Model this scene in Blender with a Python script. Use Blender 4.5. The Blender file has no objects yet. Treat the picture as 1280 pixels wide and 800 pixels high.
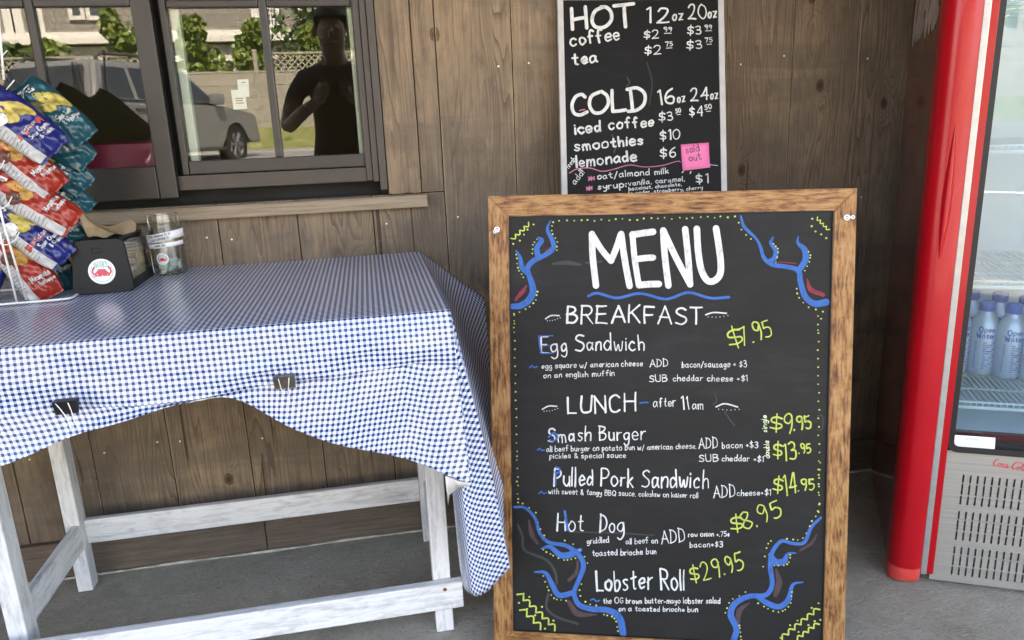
import bpy, bmesh, math, random
import numpy as np
from mathutils import Vector, Matrix, Euler
R = math.radians
rng = random.Random(7)
SC = bpy.context.scene
COL = SC.collection

# ------------------------------------------------------------------ camera
CAMP = np.array([0.0, -1.97, 1.12])
YAW, PIT, ROL, FPX = R(10.5141), R(14.5402), R(2.3116), 925.0
def cam_axes():
    cy, sy, cp, sp = math.cos(YAW), math.sin(YAW), math.cos(PIT), math.sin(PIT)
    fwd = np.array([sy*cp, cy*cp, -sp]); right = np.array([cy, -sy, 0.0]); down = np.cross(fwd, right)
    cr, sr = math.cos(ROL), math.sin(ROL)
    return cr*right + sr*down, -sr*right + cr*down, fwd
AR, AD, AF = cam_axes()
cam = bpy.data.cameras.new('camera'); camo = bpy.data.objects.new('camera', cam); COL.objects.link(camo)
cam.sensor_width = 36.0; cam.lens = FPX/1280*36.0; cam.clip_start = 0.02; cam.clip_end = 400
camo.matrix_world = Matrix(((AR[0], -AD[0], -AF[0], CAMP[0]), (AR[1], -AD[1], -AF[1], CAMP[1]), (AR[2], -AD[2], -AF[2], CAMP[2]), (0, 0, 0, 1)))
SC.camera = camo
SC.render.resolution_x, SC.render.resolution_y = 1024, 640

# ------------------------------------------------------------------ light
SUN_EL, SUN_AZ = R(56), R(12)          # the sun stands behind the cafe (+y), a little to the right
w = bpy.data.worlds.new('World'); SC.world = w; w.use_nodes = True
nt = w.node_tree; nt.nodes.clear()
sky = nt.nodes.new('ShaderNodeTexSky'); sky.sky_type = 'NISHITA'; sky.sun_disc = False
sky.sun_elevation = SUN_EL; sky.sun_rotation = SUN_AZ; sky.air_density = 1.0; sky.dust_density = 2.5; sky.ozone_density = 1.0
bg = nt.nodes.new('ShaderNodeBackground'); bg.inputs['Strength'].default_value = 0.15
wo = nt.nodes.new('ShaderNodeOutputWorld')
nt.links.new(sky.outputs[0], bg.inputs[0]); nt.links.new(bg.outputs[0], wo.inputs[0])
sl = bpy.data.lights.new('sun', 'SUN'); sl.energy = 4.0; sl.angle = R(0.5); sl.color = (1, 0.95, 0.87)
so = bpy.data.objects.new('sun', sl); COL.objects.link(so)
sd = Vector((math.sin(SUN_AZ)*math.cos(SUN_EL), math.cos(SUN_AZ)*math.cos(SUN_EL), math.sin(SUN_EL)))
so.rotation_euler = (-sd).to_track_quat('-Z', 'Y').to_euler(); so.location = (0, 4, 12)
SC.view_settings.view_transform = 'Standard'; SC.view_settings.look = 'None'
SC.view_settings.exposure = 3.7; SC.view_settings.gamma = 1.0
SC.view_settings.use_white_balance = True; SC.view_settings.white_balance_temperature = 8100; SC.view_settings.white_balance_tint = 15
SC.render.engine = 'CYCLES'
SC.cycles.max_bounces = 8; SC.cycles.transparent_max_bounces = 12

# ------------------------------------------------------------------ measuring helpers (photo pixel -> point on a real plane)
def ray(x, y): return AR*((x-640)/FPX) + AD*((y-400)/FPX) + AF
def on_y(x, y, Y=0.0): d = ray(x, y); return CAMP + d*((Y-CAMP[1])/d[1])
def on_z(x, y, Z=0.0): d = ray(x, y); return CAMP + d*((Z-CAMP[2])/d[2])
def mirrored(x, y, dist):            # the real place of something seen in a window that stands in the plane y = 0
    p = on_y(x, y, dist); return Vector((p[0], -p[1], p[2]))

# ------------------------------------------------------------------ object helpers
def link(name, bm, mats, parent=None, smooth=False, autosm=None):
    me = bpy.data.meshes.new(name); bm.to_mesh(me); bm.free()
    if not isinstance(mats, (list, tuple)): mats = [mats]
    for m in mats: me.materials.append(m)
    if smooth:
        me.shade_smooth()
        if autosm:
            me.set_sharp_from_angle(angle=R(autosm))
    o = bpy.data.objects.new(name, me); COL.objects.link(o)
    if parent: o.parent = parent
    return o
def tag(o, label, cat=None, group=None):
    o['label'] = label
    if cat: o['category'] = cat
    if group: o['group'] = group
    return o
def thing(name, label, cat, loc=(0, 0, 0), rz=0.0, group=None, mat=None):
    o = bpy.data.objects.new(name, None); COL.objects.link(o); o.empty_display_size = 0.05
    o.location = loc; o.rotation_euler = (0, 0, rz)
    if mat is not None: o.matrix_world = mat
    return tag(o, label, cat, group)
def struct(o): o['kind'] = 'structure'; return o
def NB(): return bmesh.new()
def box(bm, x0, x1, y0, y1, z0, z1, bev=0.0, mi=0, M=None):
    vs = [bm.verts.new(v) for v in ((x0,y0,z0),(x1,y0,z0),(x1,y1,z0),(x0,y1,z0),(x0,y0,z1),(x1,y0,z1),(x1,y1,z1),(x0,y1,z1))]
    fs = [bm.faces.new([vs[i] for i in q]) for q in ((0,3,2,1),(4,5,6,7),(0,1,5,4),(1,2,6,5),(2,3,7,6),(3,0,4,7))]
    if bev > 0:
        r = bmesh.ops.bevel(bm, geom=list({e for f in fs for e in f.edges}), offset=bev, segments=2, affect='EDGES', profile=0.6)
        fs = list({f for f in r['faces']} | {f for f in fs if f.is_valid}); vs = list({v for f in fs for v in f.verts})
    for f in fs: f.material_index = mi
    if M is not None: bmesh.ops.transform(bm, matrix=M, verts=[v for v in vs if v.is_valid])
    return fs
def tube(bm, pts, r, n=8, closed=False, mi=0, cap=True):
    pts = [Vector(p) for p in pts]; rings = []; m = len(pts); up = None
    rr = r if isinstance(r, (list, tuple)) else [r]*m
    for i, p in enumerate(pts):
        if closed: t = (pts[(i+1) % m]-pts[i-1]).normalized()
        else: t = (pts[min(i+1, m-1)]-pts[max(i-1, 0)]).normalized()
        if up is None: up = t.orthogonal().normalized()
        u = (up - t*up.dot(t)); u = u.normalized() if u.length > 1e-6 else t.orthogonal().normalized(); up = u
        v = t.cross(u)
        rings.append([bm.verts.new(p + (u*math.cos(2*math.pi*k/n)+v*math.sin(2*math.pi*k/n))*rr[i]) for k in range(n)])
    fs = []
    for i in range(m if closed else m-1):
        a, b = rings[i], rings[(i+1) % m]
        for k in range(n): fs.append(bm.faces.new((a[k], a[(k+1) % n], b[(k+1) % n], b[k])))
    if cap and not closed: fs.append(bm.faces.new(rings[0][::-1])); fs.append(bm.faces.new(rings[-1]))
    for f in fs: f.material_index = mi
    return fs
def lathe(bm, prof, n=32, c=(0, 0, 0), mi=0, cap0=False, cap1=False):
    rings = [[bm.verts.new((c[0]+r*math.cos(2*math.pi*k/n), c[1]+r*math.sin(2*math.pi*k/n), c[2]+z)) for k in range(n)] for r, z in prof]
    fs = []
    for a, b in zip(rings[:-1], rings[1:]):
        for k in range(n): fs.append(bm.faces.new((a[k], a[(k+1) % n], b[(k+1) % n], b[k])))
    if cap0: fs.append(bm.faces.new(rings[0][::-1]))
    if cap1: fs.append(bm.faces.new(rings[-1]))
    for f in fs: f.material_index = mi
    return fs
def prism(bm, outline, d0, d1, frame=None, mi=0, bev=0.0):
    """outline in (a,b), extruded along c from d0 to d1; frame maps (a,b,c) to a point"""
    fr = frame or (lambda a, b, c: (a, b, c))
    before = set(bm.faces); A = [bm.verts.new(fr(a, b, d0)) for a, b in outline]; B = [bm.verts.new(fr(a, b, d1)) for a, b in outline]
    fs = [bm.faces.new(A[::-1]), bm.faces.new(B)]
    n = len(A)
    for i in range(n): fs.append(bm.faces.new((A[i], A[(i+1) % n], B[(i+1) % n], B[i])))
    if bev > 0:
        r = bmesh.ops.bevel(bm, geom=list({e for f in fs[:2] for e in f.edges}), offset=bev, segments=2, affect='EDGES')
        fs = [f for f in bm.faces if f not in before]
    for f in fs: f.material_index = mi
    return fs
def normals(bm): bmesh.ops.recalc_face_normals(bm, faces=bm.faces[:]); return bm
def catmull(pts, n=8, closed=False):
    P = [np.array(p, float) for p in pts]; m = len(P)
    if m < 3 and not closed: return [P[0]+(P[-1]-P[0])*i/n for i in range(n+1)]
    out = []
    for i in range(m if closed else m-1):
        p1, p2 = P[i], P[(i+1) % m]
        p0 = P[i-1] if (closed or i > 0) else 2*p1-p2
        p3 = P[(i+2) % m] if (closed or i+2 < m) else 2*p2-p1
        for k in range(n):
            t = k/n
            out.append(0.5*((2*p1)+(-p0+p2)*t+(2*p0-5*p1+4*p2-p3)*t*t+(-p0+3*p1-3*p2+p3)*t**3))
    if not closed: out.append(P[-1])
    return out

# ------------------------------------------------------------------ materials
class Mat:
    def __init__(s, name, color=(.5, .5, .5), rough=.5, metal=0.0, **kw):
        s.m = bpy.data.materials.new(name); s.m.use_nodes = True; s.t = s.m.node_tree
        s.b = s.t.nodes['Principled BSDF']; s.out = s.t.nodes['Material Output']
        s.b.inputs['Base Color'].default_value = (*color, 1); s.b.inputs['Roughness'].default_value = rough; s.b.inputs['Metallic'].default_value = metal
        for k, v in kw.items(): s.b.inputs[k].default_value = v
    def n(s, typ, ins=None, **props):
        nd = s.t.nodes.new('ShaderNode'+typ)
        for k, v in props.items(): setattr(nd, k, v)
        for k, v in (ins or {}).items(): s.put(nd.inputs[k], v)
        return nd
    def put(s, sock, v):
        if isinstance(v, bpy.types.NodeSocket): s.t.links.new(v, sock)
        elif isinstance(v, bpy.types.Node): s.t.links.new(v.outputs[0], sock)
        else: sock.default_value = v
    def math(s, op, a, b=0.0, c=0.0):
        nd = s.t.nodes.new('ShaderNodeMath'); nd.operation = op
        for i, v in enumerate((a, b, c)): s.put(nd.inputs[i], v)
        return nd.outputs[0]
    def obj(s): return s.n('TexCoord').outputs['Object']
    def mapp(s, vec, scale=(1, 1, 1), loc=(0, 0, 0)): return s.n('Mapping', {'Vector': vec, 'Scale': scale, 'Location': loc}).outputs[0]
    def noise(s, vec, scale=5, detail=4, rough=.55, dist=0.0): return s.n('TexNoise', {'Vector': vec, 'Scale': scale, 'Detail': detail, 'Roughness': rough, 'Distortion': dist}).outputs[0]
    def ramp(s, fac, stops, interp='LINEAR'):
        nd = s.t.nodes.new('ShaderNodeValToRGB'); nd.color_ramp.interpolation = interp; e = nd.color_ramp.elements
        while len(e) < len(stops): e.new(0.5)
        for el, (p, c) in zip(e, stops): el.position = p; el.color = (*c, 1) if len(c) == 3 else c
        s.put(nd.inputs[0], fac); return nd.outputs[0]
    def mix(s, fac, a, b, mode='MIX'):
        nd = s.t.nodes.new('ShaderNodeMix'); nd.data_type = 'RGBA'; nd.blend_type = mode
        s.put(nd.inputs[0], fac)
        for i, v in ((6, a), (7, b)):
            if isinstance(v, tuple): nd.inputs[i].default_value = (*v, 1)
            else: s.put(nd.inputs[i], v)
        return nd.outputs[2]
    def color(s, v): s.put(s.b.inputs['Base Color'], v); return s
    def bump(s, h, strength=.3, dist=.002): s.put(s.b.inputs['Normal'], s.n('Bump', {'Height': h, 'Strength': strength, 'Distance': dist})); return s
def simple(name, color, rough=.5, metal=0.0, var=0.12, scale=40, bump=0.0, **kw):
    """one colour with a little procedural wear in tone and gloss"""
    m = Mat(name, color, rough, metal, **kw); v = m.obj()
    n1 = m.noise(v, scale, 5)
    c0 = tuple(max(0, c*(1-var)) for c in color); c1 = tuple(min(1, c*(1+var)) for c in color)
    m.color(m.ramp(n1, [(.3, c0), (.7, c1)]))
    m.put(m.b.inputs['Roughness'], m.math('MULTIPLY_ADD', m.noise(v, scale*2.3, 3), .18, max(0.02, rough-.09)))
    if bump: m.bump(n1, bump)
    return m.m

def wood_wall_mat():
    m = Mat('weathered_plank', rough=.85); m.b.inputs['Specular IOR Level'].default_value = .25; v = m.obj(); rnd = m.n('Attribute', attribute_name='rnd', attribute_type='GEOMETRY').outputs['Fac']
    s = m.n('SeparateXYZ', {0: v}); X = m.math('ADD', s.outputs[0], m.math('MULTIPLY', rnd, 37.7)); Z = m.math('ADD', s.outputs[2], m.math('MULTIPLY', rnd, 13.3))
    kv = m.n('CombineXYZ', {0: m.math('MULTIPLY', X, 4.6), 1: m.math('MULTIPLY', Z, 3.1), 2: 0.0})
    vo = m.n('TexVoronoi', {'Vector': kv, 'Scale': 1.0, 'Randomness': 1.0}, voronoi_dimensions='2D', feature='F1')
    d = vo.outputs['Distance']; keep = m.math('GREATER_THAN', m.n('SeparateColor', {0: vo.outputs['Color']}).outputs[0], .66)
    infl = m.math('MULTIPLY', m.math('POWER', 2.718, m.math('MULTIPLY', d, -11.0)), keep)
    warp = m.noise(m.n('CombineXYZ', {0: m.math('MULTIPLY', X, 6.0), 1: m.math('MULTIPLY', Z, .55), 2: 0.0}), 1.0, 3, .5)
    g = m.math('ADD', m.math('MULTIPLY', X, 70.0), m.math('MULTIPLY', warp, 34.0)); g = m.math('ADD', g, m.math('MULTIPLY', infl, 9.0))
    ring = m.math('FRACT', g); ring = m.math('POWER', ring, 3.0)
    fine = m.noise(m.n('CombineXYZ', {0: m.math('MULTIPLY', X, 190.0), 1: m.math('MULTIPLY', Z, 3.2), 2: 0.0}), 1.0, 3, .6)
    blot = m.noise(m.n('CombineXYZ', {0: m.math('MULTIPLY', X, 5.0), 1: m.math('MULTIPLY', Z, 2.6), 2: 3.0}), 1.0, 6, .62)
    grime = m.noise(m.n('CombineXYZ', {0: m.math('MULTIPLY', X, 26.0), 1: m.math('MULTIPLY', Z, 9.0), 2: 9.0}), 1.0, 6, .7)
    base = m.ramp(blot, [(.28, (.53, .37, .225)), (.47, (.365, .268, .178)), (.66, (.205, .160, .118))])
    tone = m.math('MULTIPLY_ADD', m.math('FRACT', m.math('MULTIPLY', rnd, 7.13)), .56, .66)
    rmod = m.ramp(m.noise(m.n('CombineXYZ', {0: m.math('MULTIPLY', X, 9.0), 1: m.math('MULTIPLY', Z, 1.2), 2: 5.0}), 1.0, 3, .6), [(.38, (.12, .12, .12)), (.60, (.88, .88, .88))])
    base = m.mix(m.math('MULTIPLY', ring, rmod), base, (.105, .066, .038))
    base = m.mix(m.math('MULTIPLY', m.math('SUBTRACT', fine, .33), 1.7), base, (.15, .115, .083))
    base = m.mix(m.ramp(grime, [(.50, (0, 0, 0)), (.70, (.6, .6, .6))]), base, (.125, .098, .072))
    stain = m.noise(m.n('CombineXYZ', {0: m.math('MULTIPLY', X, 1.3), 1: m.math('MULTIPLY', Z, 6.0), 2: 1.0}), 1.0, 5, .65, .6)
    base = m.mix(m.ramp(stain, [(.52, (0, 0, 0)), (.60, (.38, .38, .38))]), base, (.15, .128, .10))
    crk = m.noise(m.n('CombineXYZ', {0: m.math('MULTIPLY', X, 70.0), 1: m.math('MULTIPLY', Z, 1.6), 2: 7.0}), 1.0, 2, .5, .3)
    crack = m.ramp(crk, [(.700, (0, 0, 0)), (.725, (1, 1, 1))]); base = m.mix(m.math('MULTIPLY', crack, .8), base, (.05, .035, .024))
    speck = m.ramp(m.noise(m.n('CombineXYZ', {0: m.math('MULTIPLY', X, 120.0), 1: m.math('MULTIPLY', Z, 70.0), 2: 2.0}), 1.0, 2), [(.71, (0, 0, 0)), (.75, (.5, .5, .5))]); base = m.mix(speck, base, (.46, .38, .28))
    base = m.mix(1.0, base, m.n('CombineColor', {0: tone, 1: tone, 2: m.math('MULTIPLY_ADD', tone, .85, .12)}), 'MULTIPLY')
    kd = m.math('ADD', d, m.math('MULTIPLY', m.math('SUBTRACT', grime, .5), .09))
    knot = m.ramp(kd, [(.022, (1, 1, 1)), (.036, (.5, .5, .5)), (.042, (1, 1, 1)), (.058, (0, 0, 0))]); knot = m.math('MULTIPLY', knot, keep)
    base = m.mix(m.math('MULTIPLY', knot, .9), base, (.045, .022, .012)); m.color(base)
    h = m.math('ADD', m.math('MULTIPLY', ring, -.35), m.math('MULTIPLY', fine, .8)); h = m.math('SUBTRACT', h, m.math('ADD', m.math('MULTIPLY', knot, .8), m.math('MULTIPLY', crack, 1.5))); m.bump(h, .5, .0020)
    return m.m
def grain_mat(name, stops, axis, fscale=6.0, fine=190.0, rough=.5, bump=.3, coat=0.0, blot=5.0):
    """long grained wood, axis = direction of the grain (0 x, 1 y, 2 z)"""
    m = Mat(name, rough=rough); m.b.inputs['Coat Weight'].default_value = coat; m.b.inputs['Coat Roughness'].default_value = .3; m.b.inputs['Specular IOR Level'].default_value = .3
    v = m.obj(); sc = [fine]*3; sc[axis] = fscale; sb = [28.0]*3; sb[axis] = blot
    f = m.noise(m.mapp(v, tuple(sc)), 1.0, 4, .65, .4); b = m.noise(m.mapp(v, tuple(sb), (3, 1, 2)), 1.0, 5, .6, .8)
    k = m.noise(v, 210.0, 2)
    t = m.math('ADD', m.math('MULTIPLY', f, .62), m.math('MULTIPLY', b, .40)); c = m.ramp(t, stops)
    c = m.mix(m.ramp(k, [(.68, (0, 0, 0)), (.75, (.7, .7, .7))]), c, tuple(x*.35 for x in stops[0][1]))
    m.color(c); m.bump(f, bump, .0012); return m.m
def white_paint(name, axis):
    m = Mat(name, rough=.62); v = m.obj(); sc = [110.0]*3; sc[axis] = 7.0; sb = [34.0]*3; sb[axis] = 11.0
    f = m.noise(m.mapp(v, tuple(sc)), 1.0, 5, .7, .6); b = m.noise(m.mapp(v, tuple(sb)), 1.0, 6, .68, 1.2); t = m.math('ADD', m.math('MULTIPLY', f, .5), m.math('MULTIPLY', b, .5))
    c = m.ramp(t, [(.30, (.24, .23, .21)), (.42, (.48, .48, .47)), (.52, (.64, .64, .635)), (.7, (.72, .72, .715))]); m.color(c); m.bump(t, .5, .0015); return m.m
def gingham_mat():
    m = Mat('gingham_vinyl', rough=.3); uv = m.n('UVMap', uv_map='cloth').outputs[0]; s = m.n('SeparateXYZ', {0: uv}); P = .0100
    def stripe(k): return m.math('LESS_THAN', m.math('FRACT', m.math('DIVIDE', s.outputs[k], P)), .5)
    a, b = stripe(0), stripe(1); both = m.math('MULTIPLY', a, b); one = m.math('SUBTRACT', m.math('ADD', a, b), m.math('MULTIPLY', both, 2.0))
    wv = m.noise(uv, 900, 2)
    mid = m.mix(wv, (.20, .27, .46), (.36, .43, .58)); c = m.mix(one, (.74, .74, .745), mid); c = m.mix(both, c, (.006, .018, .088)); m.color(c)
    m.put(m.b.inputs['Roughness'], m.math('MULTIPLY_ADD', m.noise(m.obj(), 14, 4), .16, .13)); m.bump(m.noise(uv, 60, 3), .10, .002); return m.m
def concrete_mat():
    m = Mat('trowelled_concrete', rough=.72); v = m.obj()
    big = m.noise(v, 1.6, 5, .6, .6); sw = m.noise(v, 8.0, 7, .68, 2.2); fi = m.noise(v, 75, 6, .72); rid = m.noise(m.mapp(v, (1, 2.2, 1)), 30, 7, .74, 3.5)
    c = m.ramp(m.math('ADD', m.math('MULTIPLY', big, .65), m.math('MULTIPLY', sw, .35)), [(.33, (.36, .318, .235)), (.5, (.56, .508, .405)), (.66, (.70, .65, .545))])
    c = m.mix(m.ramp(rid, [(.53, (0, 0, 0)), (.64, (.6, .6, .6))]), c, (.74, .70, .61)); c = m.mix(m.ramp(fi, [(.34, (.42, .42, .42)), (.50, (0, 0, 0))]), c, (.27, .245, .19)); c = m.mix(m.ramp(m.noise(v, 3.3, 6, .7, 1.0), [(.52, (0, 0, 0)), (.66, (.5, .5, .5))]), c, (.30, .265, .20)); m.color(c)
    h = m.math('ADD', m.math('MULTIPLY', rid, 1.1), m.math('MULTIPLY', fi, .4)); h = m.math('ADD', h, m.math('MULTIPLY', sw, 1.0)); m.bump(h, 1.0, .022); return m.m
def chalk_mat(name, color, lo=.72):
    m = Mat(name, rough=.75); v = m.obj(); n = m.noise(m.mapp(v, (300, 70, 60)), 1.0, 5, .7); n2 = m.noise(v, 45, 3)
    m.b.inputs['Specular IOR Level'].default_value = .2; m.color(m.ramp(m.math('ADD', m.math('MULTIPLY', n, .6), m.math('MULTIPLY', n2, .4)), [(.34, tuple(c*lo*.7 for c in color)), (.44, tuple(c*.85 for c in color)), (.56, color)])); return m.m
def board_mat(name='chalkboard', k=1.0):
    m = Mat(name, rough=.6); m.b.inputs['Specular IOR Level'].default_value = .17+.06*(k == 1); v = m.obj(); a = m.noise(m.mapp(v, (3, 5, 1)), 1.0, 6, .65, 1.5); b = m.noise(m.mapp(v, (9, 60, 1)), 1.0, 4, .6)
    m.color(m.ramp(m.math('ADD', m.math('MULTIPLY', a, .7), m.math('MULTIPLY', b, .3)), [(p, (q*k,)*3) for p, q in ((.38, .0095), (.55, .0135), (.70, .022))])); m.bump(m.noise(v, 400, 2), .05, .001); return m.m
def glass_mat(name, tint=(.86, .90, .88), refl=.22, rough=0.0, edge=1.0):
    m = Mat(name); t = m.t; t.nodes.remove(m.b)
    tr = m.n('BsdfTransparent', {0: (*tint, 1)}); gl = m.n('BsdfGlossy', {0: (1, 1, 1, 1), 'Roughness': rough}); fr = m.n('LayerWeight', {'Blend': .25})
    f = m.math('ADD', m.math('MULTIPLY', fr.outputs['Fresnel'], edge-refl), refl); f = m.math('MINIMUM', f, 1.0)
    mx = m.n('MixShader', {0: f, 1: tr, 2: gl}); t.links.new(mx.outputs[0], m.out.inputs[0]); return m.m
def foliage_mat(name, c0, c1):
    m = Mat(name, rough=.55); rnd = m.n('Attribute', attribute_name='rnd', attribute_type='GEOMETRY').outputs['Fac']; m.color(m.ramp(rnd, [(.1, c0), (.9, c1)])); m.b.inputs['Subsurface Weight'].default_value = 0.0; return m.m
MT = {}
MT['wall'] = wood_wall_mat(); MT['ging'] = gingham_mat(); MT['conc'] = concrete_mat(); MT['board'] = board_mat()
OAK = [(.36, (.048, .018, .007)), (.44, (.155, .060, .020)), (.52, (.29, .138, .046)), (.61, (.36, .205, .086)), (.70, (.28, .205, .13))]
MT['oakx'] = grain_mat('orange_frame_wood_across', OAK, 0, 22.0, 170.0, .5, .3, .08, 17.0); MT['oaky'] = grain_mat('orange_frame_wood_upright', OAK, 1, 22.0, 170.0, .5, .3, .08, 17.0)
TRIM = [(.3, (.14, .108, .078)), (.5, (.26, .20, .14)), (.7, (.36, .28, .20))]
MT['trimx'] = grain_mat('trim_board_wood', TRIM, 0, rough=.8); MT['dkbase'] = grain_mat('baseboard_wood', [(.3, (.07, .05, .036)), (.5, (.125, .094, .07)), (.7, (.18, .14, .108))], 0, rough=.8)
MT['wpx'] = white_paint('worn_white_paint_across', 0); MT['wpy'] = white_paint('worn_white_paint_deep', 1); MT['wpz'] = white_paint('worn_white_paint_upright', 2)
MT['frame'] = simple('bronze_window_frame', (.020, .0155, .013), .42, 0, .12, 18); MT['frame2'] = simple('bronze_window_frame_edge', (.030, .022, .018), .4, 0, .12, 18)
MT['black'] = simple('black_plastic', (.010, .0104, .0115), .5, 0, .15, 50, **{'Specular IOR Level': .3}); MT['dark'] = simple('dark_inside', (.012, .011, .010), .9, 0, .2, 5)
MT['chalk'] = chalk_mat('white_chalk_marker', (.60, .61, .60), .62); MT['yel'] = chalk_mat('yellow_chalk_marker', (.44, .52, .10)); MT['blu'] = chalk_mat('blue_chalk_marker', (.035, .125, .38))
MT['red'] = chalk_mat('maroon_chalk_marker', (.24, .035, .055)); MT['mauve'] = chalk_mat('faded_maroon_chalk', (.075, .048, .05)); MT['smear'] = chalk_mat('wiped_chalk_smear', (.050, .052, .052)); MT['pnk'] = chalk_mat('pink_chalk_marker', (.62, .20, .32))
MT['alu'] = simple('white_painted_board_frame', (.42, .41, .40), .45, 0, .1, 30); MT['steel'] = simple('bright_wire', (.62, .62, .62), .28, 1.0, .1, 60); MT['wire'] = simple('white_coated_wire', (.70, .70, .69), .4, 0, .08, 60)
MT['white'] = simple('white_paper', (.78, .78, .77), .7, 0, .04, 30); MT['lining'] = simple('white_vinyl_lining', (.62, .62, .60), .55, 0, .05, 20)
MT['ink'] = simple('dark_ink', (.04, .04, .045), .7, 0, .1, 30)

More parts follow.
